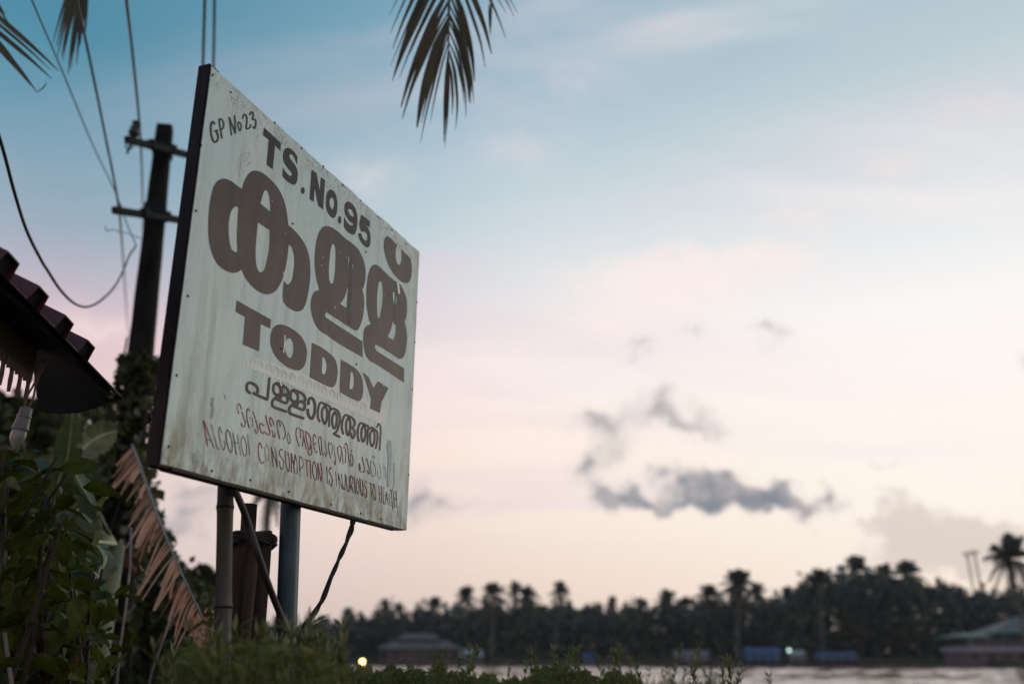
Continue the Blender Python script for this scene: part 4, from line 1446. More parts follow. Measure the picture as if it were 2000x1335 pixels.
# ================================================================== COCONUT PALM OVERHEAD (trunk stands behind the camera)
def strip(pts, wid, fold=.25, side=None):
    """a leaflet: folded strip along pts, wid = one width per point"""
    n = len(pts)
    V, F = [], []
    for i, p in enumerate(pts):
        d_ = (pts[min(i + 1, n - 1)] - pts[max(i - 1, 0)]).normalized()
        s_ = side if side is not None else Vector((1, 0, 0))
        s_ = (s_ - d_ * s_.dot(d_))
        s_ = s_.normalized() if s_.length > 1e-4 else Vector((0, 1, 0))
        u_ = s_.cross(d_)
        w_ = wid[i] / 2
        V += [p - s_ * w_ + u_ * w_ * fold, p, p + s_ * w_ + u_ * w_ * fold]
    for i in range(n - 1):
        a_ = i * 3
        F += [(a_, a_ + 1, a_ + 4, a_ + 3), (a_ + 1, a_ + 2, a_ + 5, a_ + 4)]
    return V, F

def leaflet(parent, pts, w, m, side=None, tip=.12, r_=random, base=.45):
    pts = spline(pts, 3) if len(pts) < 6 else pts
    n = len(pts)
    wid = []
    for i in range(n):
        t = i / (n - 1)
        wid.append(w * (base + (1 - base) * min(1, t * 4)) * (1 if t < .55 else max(tip, 1 - (t - .55) / .45 * (1 - tip))))
    return make('leaflet', *strip(pts, wid, .3, side), m, parent)

crown = Vector((-2.1, .7, 6.6))
palm = empty('coconut_palm', (-3.3, -1.6, 0))
tag(palm, 'coconut palm overhead with drooping fronds hanging into the top of the view', 'palm tree')
loc = Vector(palm.location)
tp = spline([Vector((-3.3, -1.6, -.2)), Vector((-3.2, -1.3, 1.5)), Vector((-2.8, -.6, 3.8)), Vector((-2.3, .3, 5.8)), crown], 8)
tube('trunk', [p - loc for p in tp], [.17 - .05 * i / len(tp) + (.012 if i % 3 == 0 else 0) for i in range(len(tp))], M_TRUNK, palm, 12)
tube('crown_shaft', [crown - loc - Vector((0, 0, .15)), crown - loc + Vector((.05, .1, .25)), crown - loc + Vector((.1, .2, .5))], [.14, .12, .03], M_RIB, palm, 10)

def frond_spine(pts, r0, r1, m=M_RIB, sub=8):
    sp_ = spline(pts, sub)
    n = len(sp_)
    o = tube('frond', [p - loc for p in sp_], [r0 + (r1 - r0) * i / (n - 1) for i in range(n)], m, palm, 6)
    return sp_, o

# the frond hanging at the top centre
rf = random.Random(21)
YF = 4.65
spn, fr = frond_spine([crown + Vector((0, .1, .2)), Vector((-1.5, 2.2, 7.35)), Vector((-.85, 3.6, 7.0)), P(884, -330, YF + .05), P(880, -150, YF + .02), P(877, 0, YF), P(876, 80, YF), P(877, 128, YF)], .028, .003)
def frond_leaf(x0, y0, x1, y1, w, bend=0.0, dY=0.0):
    a_, b_ = P(x0, y0, YF + dY * .2), P(x1, y1, YF + dY)
    mid = a_.lerp(b_, .5) + Vector((bend * mpp(a_), 0, 0))
    m_ = mpp(a_)
    leaflet(fr, [a_ - loc, a_.lerp(mid, .5) - loc + Vector((bend * .4 * m_, 0, 0)), mid - loc, mid.lerp(b_, .5) - loc + Vector((bend * .3 * m_, 0, 0)), b_ - loc], w * m_, M_FROND, None, .15, rf)
for q in [(868, -160, 761, 30, 5, -4), (870, -150, 762, 68, 6, -5), (872, -130, 765, 96, 9, -6), (872, -110, 764, 132, 5, -4), (874, -100, 769, 150, 15, -8),
          (874, -70, 767, 160, 9, -6), (875, -50, 778, 152, 6, -6), (875, -40, 800, 110, 4, -4), (876, -20, 783, 212, 15, -8), (877, 0, 786, 234, 11, -7),
          (877, 22, 795, 205, 6, -6), (877, 36, 814, 250, 21, -8), (877, 52, 824, 244, 7, -4), (877, 64, 822, 278, 5, -4), (877, 80, 838, 240, 4, -3),
          (876, 100, 866, 276, 9, -1), (877, 118, 870, 288, 5, 2), (878, 124, 884, 222, 6, 3),
          (880, -160, 1012, 28, 5, 8), (880, -150, 1005, 30, 6, 10), (882, -130, 990, 78, 7, 9), (882, -110, 987, 26, 5, 8), (882, -90, 960, 104, 12, 9),
          (882, -84, 957, 98, 9, 8), (880, -60, 949, 134, 7, 10), (880, -30, 925, 160, 13, 9), (879, -10, 922, 185, 8, 8), (878, 10, 924, 200, 6, 10),
          (878, 28, 918, 202, 11, 9), (878, 44, 914, 200, 7, 8), (878, 62, 908, 228, 6, 9), (878, 84, 906, 204, 5, 6), (878, 100, 888, 255, 6, 8), (879, 110, 890, 210, 4, 4)]:
    frond_leaf(q[0], q[1], q[2] + rf.uniform(-2, 2), q[3] + rf.uniform(-3, 3), q[4] * .92, q[5], rf.uniform(-.12, .12))
for q in [(960, -20, 958, 70, 4, 0), (975, -30, 968, -5, 12, 2), (955, 8, 957, 66, 4, 0)]:
    frond_leaf(*q)
# the two at the upper left
YF = 4.3
spn, fr = frond_spine([crown + Vector((-.1, .1, .2)), Vector((-2.9, 2.0, 7.2)), Vector((-3.2, 3.3, 6.2)), P(-120, -140, YF), P(-80, -30, YF), P(-45, 60, YF)], .028, .004)
for q in [(-70, -20, 114, 138, 10, 5), (-66, 0, 98, 136, 6, 6), (-60, 20, 101, 154, 9, 5), (-56, 34, 72, 180, 9, 6), (-50, 50, 60, 168, 5, 4), (-80, -60, 16, 44, 9, 8), (-84, -80, 10, 28, 8, 6), (-60, 30, 30, 120, 6, 6)]:
    frond_leaf(*q)
frond_leaf(72, 180, 90, 160, 3, 5)
YF = 5.2
spn, fr = frond_spine([crown + Vector((-.05, .12, .2)), Vector((-2.5, 2.4, 7.7)), Vector((-2.6, 4.2, 7.4)), P(175, -300, YF), P(168, -120, YF), P(160, -20, YF)], .028, .004)
for q in [(170, -110, 103, 86, 7, -5), (170, -100, 110, 92, 8, -5), (168, -90, 112, 110, 8, -4), (168, -80, 120, 112, 9, -4), (167, -70, 122, 120, 7, -3), (166, -60, 133, 146, 9, -3),
          (166, -50, 138, 138, 6, -2), (164, -40, 144, 104, 7, -1), (163, -30, 149, 128, 7, 0), (163, -26, 156, 90, 7, 1), (166, -60, 165, 78, 8, 2), (170, -90, 167, 40, 7, 2), (162, -20, 160, 60, 6, 1)]:
    frond_leaf(*q)

# ================================================================== DRY FROND HANGING BY THE POLE
rd = random.Random(8)
rach = [P(258, 868, 7.0), P(272, 905, 6.2), P(300, 985, 5.5), P(330, 1062, 5.1), P(362, 1135, 4.9), P(398, 1212, 4.8), P(408, 1245, 4.8)]
root = rach[-1]
dry = empty('dry_palm_frond', root)
tag(dry, 'dead brown palm frond hanging down beside the power pole', 'palm frond')
sp_ = spline(rach, 10)
tube('rachis', [p - root for p in sp_], [.0085 - .005 * i / len(sp_) + .0012 * math.sin(i * 1.9) for i in range(len(sp_))], M_DRYRIB, dry, 8)
nS = len(sp_)
for i in range(2, nS - 2):
    for rep in range(rd.choice((0, 1, 1, 1, 1, 2))):
        t = i / nS
        b = sp_[i]
        m_ = mpp(b)
        ln = (100 - 30 * abs(t - .55) * 2 + rd.uniform(-52, 22)) * m_ * (1 if t < .8 else .62)
        sx_ = -.50 + .32 * t + rd.uniform(-.11, .11)
        d_ = Vector((sx_, rd.uniform(-.35, .35), -.9)).normalized()
        st = Vector((-.6, 0, -.2)).normalized()
        p1 = b + st * ln * .05 + d_ * ln * .2
        p2 = b + st * ln * .06 + d_ * ln * .55
        p3 = b + st * ln * .06 + d_ * ln * .95 + Vector((rd.uniform(-.01, .01), 0, 0))
        leaflet(dry, [b - root, p1 - root, p2 - root, p3 - root], rd.choice((4, 5, 6, 8, 11)) * m_, rd.choice((M_DRY, M_DRY, M_DRY2)), Vector((.8, rd.uniform(-.8, .8), 0)), rd.choice((.3, .7, .9, 1.0)), rd, .8)
for i in range(46):                       # crumpled end
    c_ = P(rd.gauss(393, 13), rd.gauss(1222, 14), 4.78 + rd.uniform(-.08, .08))
    m_ = mpp(c_)
    d_ = Vector((rd.uniform(-1, 1), rd.uniform(-.6, .6), rd.uniform(-1, .5))).normalized() * rd.uniform(8, 22) * m_
    leaflet(dry, [c_ - root, c_ - root + d_ * .5 + Vector((0, 0, -2 * m_)), c_ - root + d_], rd.uniform(4, 7) * m_, M_DRY, Vector((rd.uniform(-1, 1), rd.uniform(-1, 1), .3)), .5, rd)

# ================================================================== VINE ON THE POLE
vine = empty('climbing_vine', (pbase.x, pbase.y, 0))
tag(vine, 'leafy green vine climbing the lower part of the power pole', 'vine')
loc = Vector(vine.location)
cs = []
for i in range(820):
    py = 775 + 560 * rng.random() ** 1.9
    t = (py - 250) / (1335 - 250)
    cpt = ptop.lerp(pbot, t)
    ramp_ = min(1, (py - 770) / 120)
    a_ = rng.uniform(0, 2 * PI)
    rr_ = .135 + rng.random() * .05 * ramp_ + (.07 * max(0, math.sin(py * .045)) * ramp_ * rng.random())
    cs.append(cpt - loc + Vector((math.cos(a_) * rr_ * 1.15, math.sin(a_) * rr_, rng.normal() * .04)))
for i in range(160):                      # sprays leaning out to the left and right
    s_ = -1 if i < 95 else 1
    q = P(235 + s_ * (32 + 22 * rng.random()), (815 if s_ < 0 else 930) + rng.normal() * 34, 7.35 + rng.normal() * .1)
    cs.append(q - loc)
leaf_cloud('foliage', cs, (.06, .13), M_VINE, vine, .45, .75)
for k in range(5):
    pts = []
    for i in range(22):
        t = i / 21
        p = pbase.lerp(pole_at(.56 + .02 * k), t)
        a_ = k * 1.3 + t * 5
        h = pole_half(t * .56) * 1.3
        pts.append(p - loc + Vector((math.cos(a_) * h, math.sin(a_) * h, 0)))
    tube('stem', pts, .009, M_BARK, vine, 5)

# ================================================================== BROADLEAF SHRUB, NEAR LEFT: every leaf its own piece
def leaf_mesh(name, m, ripple):
    V, F = [], []
    n = 6
    for i in range(n + 1):
        t = i / n
        w = .26 * (math.sin(PI * min(1, t * 1.02)) ** .75) * (1.15 - .45 * t) if 0 < t < 1 else .004
        z = -.18 * t * t + ripple * math.sin(t * 7)
        V += [(-w, t, z + w * .35), (0, t, z), (w, t, z + w * .35)]
    for i in range(n):
        a_ = i * 3
        F += [(a_, a_ + 1, a_ + 4, a_ + 3), (a_ + 1, a_ + 2, a_ + 5, a_ + 4)]
    me = bpy.data.meshes.new(name)
    me.from_pydata(V, [], F)
    me.materials.append(m)
    me.polygons.foreach_set('use_smooth', [True] * len(me.polygons))
    return me
M_LEAFY = mat('yellowing_leaf', (.15, .12, .025), .45, .4, 4, 0, .5, 0, (1, 1, 1), (.20, .17, .05), trans=.3)
LM = [leaf_mesh('leaf', M_LEAF, .02), leaf_mesh('leaf', M_LEAF, -.02), leaf_mesh('leaf', M_LEAF, .0), leaf_mesh('leaf', M_LEAFY, .01)]

def shrub(base, label, spread, n_leaf, size, seed, nb=11):
    r_ = random.Random(seed)
    o = empty('leafy_shrub', base)
    tag(o, label, 'shrub', 'shrubs at the left edge')
    base = Vector(base)
    ends = []
    for k in range(nb):
        tip = Vector(spread(r_))
        b0 = Vector((r_.uniform(-.08, .08), r_.uniform(-.08, .08), -.05))
        mid = b0.lerp(tip - base, .5) + Vector((r_.uniform(-.15, .15), r_.uniform(-.1, .1), .18))
        ln = spline([b0, mid, tip - base], 8)
        tube('branch', ln, [.016 - .012 * i / len(ln) for i in range(len(ln))], M_BARK, o, 5)
        ends.append(ln)
    for k in range(n_leaf):
        ln = r_.choice(ends)
        t = r_.uniform(.38, 1) ** .8
        i = min(len(ln) - 2, int(t * (len(ln) - 1)))
        p = ln[i].lerp(ln[i + 1], r_.random())
        twig = Vector((r_.gauss(0, 1), r_.gauss(0, .8), r_.gauss(.1, .7))).normalized() * r_.uniform(.02, .19)
        lf = bpy.data.objects.new('leaf', LM[3] if r_.random() < .035 else LM[r_.randrange(3)])
        C.objects.link(lf)
        lf.parent = o
        lf.location = p + twig
        d_ = Vector((r_.gauss(0, 1), r_.gauss(-.3, .8), r_.gauss(-.35, .55))).normalized()
        lf.rotation_euler = (d_.to_track_quat('Y', 'Z') @ Matrix.Rotation(r_.gauss(0, .6), 3, 'Y').to_quaternion()).to_euler()
        s_ = r_.uniform(*size)
        lf.scale = (s_ * r_.uniform(.85, 1.15), s_, s_)
    return o
shrub((-1.78, 3.05, 0), 'dark broadleaf shrub right under the hanging bulb at the left edge',
      lambda r_: P(r_.uniform(-40, 175), r_.choice((r_.uniform(870, 1010), r_.uniform(900, 1120))), r_.uniform(2.75, 3.5)), 298, (.075, .135), 4, 14)
shrub((-1.62, 3.5, 0), 'low dark broadleaf shrub at the bottom left corner below the pale banana leaf',
      lambda r_: P(r_.uniform(-30, 200), r_.uniform(1090, 1260), r_.uniform(3.0, 3.8)), 290, (.07, .12), 9, 12)
shrub((-2.0, 4.3, 0), 'dark broadleaf shrub behind the other two, left of the power pole',
      lambda r_: P(r_.uniform(-60, 140), r_.uniform(915, 1200), r_.uniform(4.0, 4.6)), 280, (.09, .16), 14, 13)

# ================================================================== BANANA PLANT BEHIND THE SHRUB
ban = empty('banana_plant', (-2.55, 5.9, 0))
tag(ban, 'banana plant with broad pale green leaves between shed and power pole', 'banana plant')
loc = Vector(ban.location)
bt = Vector((-2.45, 5.85, 1.75))
tube('stem', [Vector((0, 0, -.1)), (bt - loc) * .5, bt - loc], [.11, .09, .06], mat('banana_stem', (.11, .12, .06), .6, .4, 8, .1, .4, 0, (1, 1, .2)), ban, 12)
M_MIDRIB = mat('banana_midrib', (.26, .27, .15), .5, .2, 10)
def banana_leaf(rib, half_px, side, tear=.1, seed=1):
    r_ = random.Random(seed)
    sp_ = spline(rib, 9)
    n = len(sp_)
    side = Vector(side).normalized()
    V, F = [], []
    for i, p in enumerate(sp_):
        t = i / (n - 1)
        d_ = (sp_[min(i + 1, n - 1)] - sp_[max(i - 1, 0)]).normalized()
        s_ = (side - d_ * side.dot(d_)).normalized()
        u_ = s_.cross(d_)
        w_ = half_px * mpp(p) * (min(1, t * 5 + .12)) * (1 if t < .7 else math.sqrt(max(0.01, 1 - ((t - .7) / .3) ** 2)))
        for k in (-1, -.5, 0, .5, 1):
            j = r_.uniform(-tear, tear) * abs(k) * w_
            V.append(p - loc + s_ * (k * w_ + (j if abs(k) == 1 else 0)) + u_ * (abs(k) * w_ * .28 + r_.uniform(-.05, .05) * w_ * abs(k)))
    for i in range(n - 1):
        for k in range(4):
            a_ = i * 5 + k
            if abs(k - 1.5) > 1 and r_.random() < tear * .5:
                continue
            F.append((a_, a_ + 1, a_ + 6, a_ + 5))
    o = make('leaf', V, F, M_BANANA, ban, True)
    tube('midrib', [p - loc for p in sp_], [.016 - .013 * i / n for i in range(n)], M_MIDRIB, o, 6)
banana_leaf([bt, P(120, 960, 5.7), P(132, 890, 5.6), P(142, 806, 5.5)], 26, (1, .5, 0), .06, 1)
banana_leaf([bt, P(140, 915, 5.8), P(165, 872, 5.9), P(198, 850, 6.0), P(228, 842, 6.1)], 30, (.35, 1, -.6), .12, 2)
banana_leaf([bt, P(185, 1060, 5.2), P(205, 1090, 5.0), P(185, 1130, 4.9), P(160, 1185, 4.85), P(150, 1230, 4.85)], 26, (1, .9, .1), .12, 3)
banana_leaf([bt, P(80, 1010, 5.3), P(45, 1035, 5.1), P(18, 1085, 5.0), P(5, 1140, 5.0)], 24, (1, .8, 0), .15, 4)
banana_leaf([bt, P(85, 930, 5.8), P(40, 905, 5.9), P(-30, 930, 6.0)], 30, (.2, 1, .3), .12, 5)

# ================================================================== UNDERGROWTH (nobody could count it)
cs = []
for i in range(21000):
    px = rng.uniform(-160, 425)
    Y = rng.uniform(5.9, 9.5) if px < 130 else rng.uniform(8.3, 10.5)
    topy = np.interp(px, [-160, 0, 90, 200, 245, 290, 330, 425], [880, 905, 925, 960, 960, 1040, 1120, 1200])
    z1 = P(px, topy + rng.normal() * 16, Y).z
    z = z1 * (1 - rng.random() ** 1.6 * .8)
    q = P(px, 1280, Y)
    cs.append((q.x, q.y, z))
tag(leaf_cloud('undergrowth', cs, (.05, .15), M_LEAF2, None, .3, .5), 'tangled dark undergrowth behind the shrubs at the lower left', 'undergrowth', kind='stuff')

# thin dry stems in front of it
for k, (x0, y0, x1, y1, Y, lb) in enumerate(((256, 1030, 232, 1335, 5.4, 'long pale thin stem standing in front of the power pole'),
                                             (2, 1235, 18, 1345, 2.9, 'pale bare twig at the lower left corner of the view'),
                                             (335, 1190, 292, 1345, 5.2, 'thin dry stem leaning below the dead frond'))):
    a_, b_ = P(x0, y0, Y), P(x1, y1, Y)
    d_ = b_ - a_
    c_ = a_ + d_ * ((a_.z + .1) / -d_.z)
    pts = [a_.lerp(c_, t / 9) + Vector((.012 * math.sin(t * 1.3 + k), 0, 0)) for t in range(10)]
    tag(tube('dry_reed', pts, .006, M_DRYRIB, None, 6), lb, 'reed')

# ================================================================== WEEDS ALONG THE BANK
def env(px):
    return 5 * math.sin(px * .13) + 4 * math.sin(px * .31 + 1) + 3 * math.sin(px * .071) + np.interp(px, [330, 420, 470, 540, 600, 680, 760, 860, 940, 1020, 1080, 1150, 1220, 1280, 1340, 1400, 1440, 1520, 1700],
                     [1258, 1256, 1246, 1238, 1250, 1296, 1300, 1298, 1314, 1318, 1288, 1310, 1306, 1322, 1322, 1320, 1334, 1370, 1420])
V, F, cnt = [], [], 0
for i in range(12500):
    near_ = i < 420
    px = rng.uniform(360, 700) if near_ else rng.uniform(330, 1560)
    Y = rng.uniform(2.05, 2.7) if near_ else rng.uniform(3.9, 8.5)
    ty = env(px) + abs(rng.normal()) * 24 + (-10 if rng.random() < .06 else 4) + (rng.uniform(-22, 75) if near_ else 0)
    q = P(px, ty, Y)
    h = q.z
    if h < .2:
        continue
    lean = rng.normal(size=2) * .10
    w = rng.uniform(.004, .012)
    a_ = rng.uniform(0, PI)
    sx_, sy_ = math.cos(a_) * w, math.sin(a_) * w
    for t in (0, .55, .85, 1.0):
        ww = (1 - t * .92)
        c_ = (q.x + lean[0] * (t * t - 1), q.y + lean[1] * t * t, h * (1 - .04 * abs(lean[0]) * t) * t)
        V.append((c_[0] - sx_ * ww, c_[1] - sy_ * ww, c_[2]))
        V.append((c_[0] + sx_ * ww, c_[1] + sy_ * ww, c_[2]))
    for k in range(3):
        o = cnt + k * 2
        F.append((o, o + 1, o + 3, o + 2))
    cnt += 8
tag(make_np('grass', np.array(V), np.array(F), M_GRASS), 'tall dim green grass along the bottom of the view', 'grass', kind='stuff')
cs = []
for i in range(15000):
    px = rng.uniform(350, 1240)
    Y = rng.uniform(4.1, 8.0)
    if i < 260:
        px, Y = rng.uniform(360, 680), rng.uniform(2.0, 2.7)
    q = P(px, env(px) + 8 + abs(rng.normal()) * 34, Y)
    cs.append((q.x, q.y, q.z))
tag(leaf_cloud('low_weeds', cs, (.025, .06), M_GRASS, None, -.2, .32), 'soft mass of small leaved weeds among the grass', 'weeds', kind='stuff')

def weed_plant(seed):
    r_ = random.Random(seed)
    o = empty('tall_weed')
    ln = spline([Vector((0, 0, 0)), Vector((r_.uniform(-.03, .03), 0, .4)), Vector((r_.uniform(-.06, .06), r_.uniform(-.05, .05), .75)), Vector((r_.uniform(-.1, .1), r_.uniform(-.06, .06), 1.0))], 8)
    tube('stem', ln, [.006 - .0045 * i / len(ln) for i in range(len(ln))], M_GRASS, o, 5)
    parts = []
    for i in range(8, len(ln)):
        for rep in range(2):
            a_ = r_.uniform(0, 2 * PI)
            L_ = r_.uniform(.05, .11) * (1.2 - i / len(ln) * .6)
            d_ = Vector((math.cos(a_), math.sin(a_), r_.uniform(.3, 1.1))).normalized() * L_
            p = ln[i]
            parts.append(strip([p, p + d_ * .5, p + d_ + Vector((0, 0, -.01))], [.004, .013, .002], .3, Vector((-math.sin(a_), math.cos(a_), 0))))
    V, F = join(parts)
    make('foliage', V, F, M_GRASS, o)
    parts = []
    for i in range(len(ln) - 7, len(ln)):
        for rep in range(4):
            a_ = r_.uniform(0, 2 * PI)
            d_ = Vector((math.cos(a_) * .5, math.sin(a_) * .5, 1)).normalized() * r_.uniform(.02, .045)
            parts.append(strip([ln[i], ln[i] + d_ * .6, ln[i] + d_], [.002, .007, .002], .3, Vector((-math.sin(a_), math.cos(a_), 0))))
    V, F = join(parts)
    make('seed_head', V, F, M_SEED, o)
    return o
protos = [weed_plant(31 + k) for k in range(5)]
rw = random.Random(77)
clumps = ((1085, 1262, 7, 26, 'the widest clump in front of the open water'), (1120, 1278, 4, 20, 'the low clump just left of the blue hut'), (1185, 1262, 6, 16, 'the upright clump right of the blue hut'),
          (1228, 1285, 3, 14, 'the short tuft between blue hut and grey boat'), (1340, 1262, 2, 10, 'the pair standing in front of the grey boat'), (1352, 1300, 4, 25, 'the low tuft below the grey boat'),
          (1412, 1290, 7, 14, 'the dark tuft left of the bright blue boat'), (1290, 1305, 4, 30, 'the sparse tuft left of the grey boat'), (955, 1290, 3, 30, 'the sparse tuft below the pale roofed hut'),
          (900, 1262, 4, 25, 'the clump at the right end of the pavilion'), (835, 1268, 4, 40, 'the clump in front of the pavilion'), (640, 1238, 4, 30, 'the clump at the foot of the twisted rope'),
          (520, 1208, 5, 40, 'the clump in front of the blue pipe'), (450, 1180, 3, 30, 'the tuft in front of the bamboo post'), (1470, 1322, 3, 30, 'the last low tuft before the bare water'),
          (560, 1222, 9, 34, 'the front row before the blue pipe'), (455, 1226, 8, 34, 'the front row before the bamboo post'),
          (655, 1262, 6, 30, 'the front row right of the rope'), (380, 1262, 5, 22, 'the front row below the dead frond'))
cnt = 0
for px, py, n, sp, where in clumps:
    row = sorted([(px + rw.gauss(0, sp), py + abs(rw.gauss(0, 14 if 'front row' not in where else 30)), rw.uniform(4.2, 6.4) if 'front row' not in where else rw.uniform(2.15, 2.7)) for k in range(n)])
    for k, (qx, qy, Y) in enumerate(row):
        o = protos[cnt] if cnt < 5 else copy_tree(protos[cnt % 5])
        cnt += 1
        q = P(qx, qy, Y)
        o.location = (q.x, q.y, -.03)
        h = q.z + .03
        o.scale = (h * .95, h * .95, h)
        o.rotation_euler = (0, 0, rw.uniform(0, 6.28))
        tag(o, 'tall thin weed, %s from left in %s' % (ORD[k], where), 'weed', 'tall weeds on the near bank')

# ================================================================== TREES
def tree_crown(blobs, size, n, m, name='crown', aspect=.6):
    c_ = []
    for (c, r) in blobs:
        c_.append(blob_points(n, c, r, .45))
    return leaf_cloud(name, np.concatenate(c_), size, m, None, .15, aspect)

def broad_tree(seed, h, spread, leaf, n, m):
    r_ = random.Random(seed)
    o = empty('broadleaf_tree')
    top = Vector((r_.uniform(-.1, .1) * h, 0, h * .62))
    tube('trunk', spline([Vector((0, 0, -.4)), Vector((r_.uniform(-.05, .05) * h, 0, h * .3)), top], 6), [.045 * h * .5, .03 * h * .5, .024 * h * .5] if False else .022 * h, M_BARK, o, 8)
    bl = []
    for k in range(9):
        a_ = k * 2.4 + r_.uniform(-.4, .4)
        rr_ = spread * r_.uniform(.25, .72)
        z = h * r_.uniform(.42, .9)
        c = Vector((math.cos(a_) * rr_, math.sin(a_) * rr_ * .7, z))
        tube('limb', spline([Vector((0, 0, h * .3)), c.lerp(Vector((0, 0, z)), .5) - Vector((0, 0, h * .06)), c], 5), .008 * h, M_BARK, o, 5)
        s_ = spread * r_.uniform(.26, .46)
        bl.append((c, (s_, s_, s_ * r_.uniform(.6, .95))))
    cr = tree_crown(bl, leaf, n, m)
    cr.parent = o
    return o

def far_palm(seed, h, R, trunk_r, nf=19, leaf_w=.10):
    """crown centre at height h; R = frond reach"""
    r_ = random.Random(seed)
    o = empty('coconut_palm')
    bend = r_.uniform(-.10, .10) * h
    tl = spline([Vector((bend, 0, -.5)), Vector((bend * .75, 0, h * .35)), Vector((bend * .2, 0, h * .75)), Vector((0, 0, h))], 6)
    tube('trunk', tl, [trunk_r * (1.25 - .5 * i / len(tl)) for i in range(len(tl))], M_TRUNK, o, 8)
    parts = []
    for k in range(nf):
        a_ = k * 2.399 + r_.uniform(-.2, .2)
        el = 1.45 - 2.3 * (k / nf) ** 1.25 + r_.uniform(-.2, .2)
        Lf = R * r_.uniform(.85, 1.1)
        hd = Vector((math.cos(a_), math.sin(a_), 0))
        pts = [Vector((0, 0, h)) + hd * (Lf * t * math.cos(el) * (1 - .15 * t)) + Vector((0, 0, Lf * (t * math.sin(el) - .78 * t * t * (1.05 - .72 * max(0, math.sin(el)))))) for t in (0, .25, .5, .75, 1)]
        ln = spline(pts, 4)
        parts.append(tube_data(ln, R * .012, 4, False))
        sd = Vector((-math.sin(a_), math.cos(a_), 0))
        for i in range(2, len(ln)):
            for s_ in (-1, 1):
                t = i / len(ln)
                ll = R * (.30 * math.sin(PI * min(1, t * .85 + .12)) + .06) * r_.uniform(.8, 1.15)
                tan = (ln[i] - ln[i - 1]).normalized()
                d_ = (sd * s_ * .8 + tan * .55 + Vector((0, 0, -.55))).normalized() * ll
                p = ln[i]
                w_ = tan * R * .042
                parts.append(([p - w_, p + w_, p + d_ + w_ * .25], [(0, 1, 2)]))
    V, F = join(parts)
    make('crown', V, F, M_FARPALM, o)
    return o

palms = [(638, 1216, 14), (683, 1201, 17), (705, 1214, 13), (752, 1186, 15), (777, 1192, 15), (826, 1203, 13), (855, 1184, 18), (909, 1166, 22), (968, 1160, 24), (1004, 1158, 17), (1036, 1164, 21), (1091, 1158, 20),
         (1190, 1182, 14), (1260, 1186, 15), (1298, 1172, 18), (1338, 1182, 15), (1378, 1164, 24), (1436, 1140, 30), (1474, 1160, 18), (1531, 1166, 17), (1612, 1134, 26), (1668, 1116, 30), (1724, 1128, 22), (1781, 1122, 28),
         (1700, 1150, 20)]
pp = [far_palm(200 + k, 12.0, 3.3, .15, (22, 17, 26, 19, 15)[k]) for k in range(5)]
rp_ = random.Random(5)
used = 0
for i, (px, py, rad) in enumerate(palms):
    Y = SHORE + (3.2 if i in (8, 11, 17, 20, 23) else 6 + rp_.uniform(0, 16))
    q = P(px, py, Y)
    o = pp[used] if used < 5 else copy_tree(pp[used % 5])
    used += 1
    base_z = .6
    s = (q.z - base_z) / 12.0
    sr = rad * mpp(q) * 1.7 / 3.3
    o.location = (q.x, q.y, base_z)
    sr *= rp_.uniform(.85, 1.2)
    o.scale = (sr, sr, s)
    o.rotation_euler = (rp_.uniform(-.06, .06), rp_.uniform(-.07, .07), rp_.uniform(0, 6.28))
    lb = {17: 'tall coconut palm leaning above the far tree line, tallest left of the right hand rise',
          8: 'broad crowned coconut palm above the dark roofed pavilion, between two close pairs'}.get(i, 'coconut palm on the far shore, %s from the left' % ORD[i])
    tag(o, lb, 'palm tree', 'coconut palms along the far shore')
# nearer palm at the right edge
q = P(1974, 1092, 150)
big = far_palm(300, q.z + .2, 47 * mpp(q) * 1.45, .22, 21)
big.location = (q.x, q.y, -.2)
tag(big, 'large coconut palm at the right edge, biggest crown on the far shore', 'palm tree', 'coconut palms along the far shore')
# it stands on a spur of land
sx0, sy0 = q.x, q.y
V = [(sx0 - 5, sy0 - 4, -1.5), (sx0 + 60, sy0 - 8, -1.5), (sx0 + 60, SHORE + 3, -1.5), (sx0 + 2, SHORE + 3, -1.5), (sx0 - 3, sy0 - 2, .35), (sx0 + 60, sy0 - 5, .35), (sx0 + 60, SHORE + 3, .70), (sx0 + 3, SHORE + 3, .70)]
tag(make('land_spur', V, [(4, 5, 6, 7), (0, 1, 5, 4), (1, 2, 6, 5), (2, 3, 7, 6), (3, 0, 4, 7)], M_SOIL), 'low spur of land at the right of the far shore', kind='structure')
# palm seen under the sign
q = P(527, 962, 30)
mp_ = far_palm(310, q.z, 62 * mpp(q), .11, 15)
mp_.location = (q.x, q.y, 0)
tag(mp_, 'slender blurred palm seen under the sign between bamboo and blue pipe', 'palm tree')

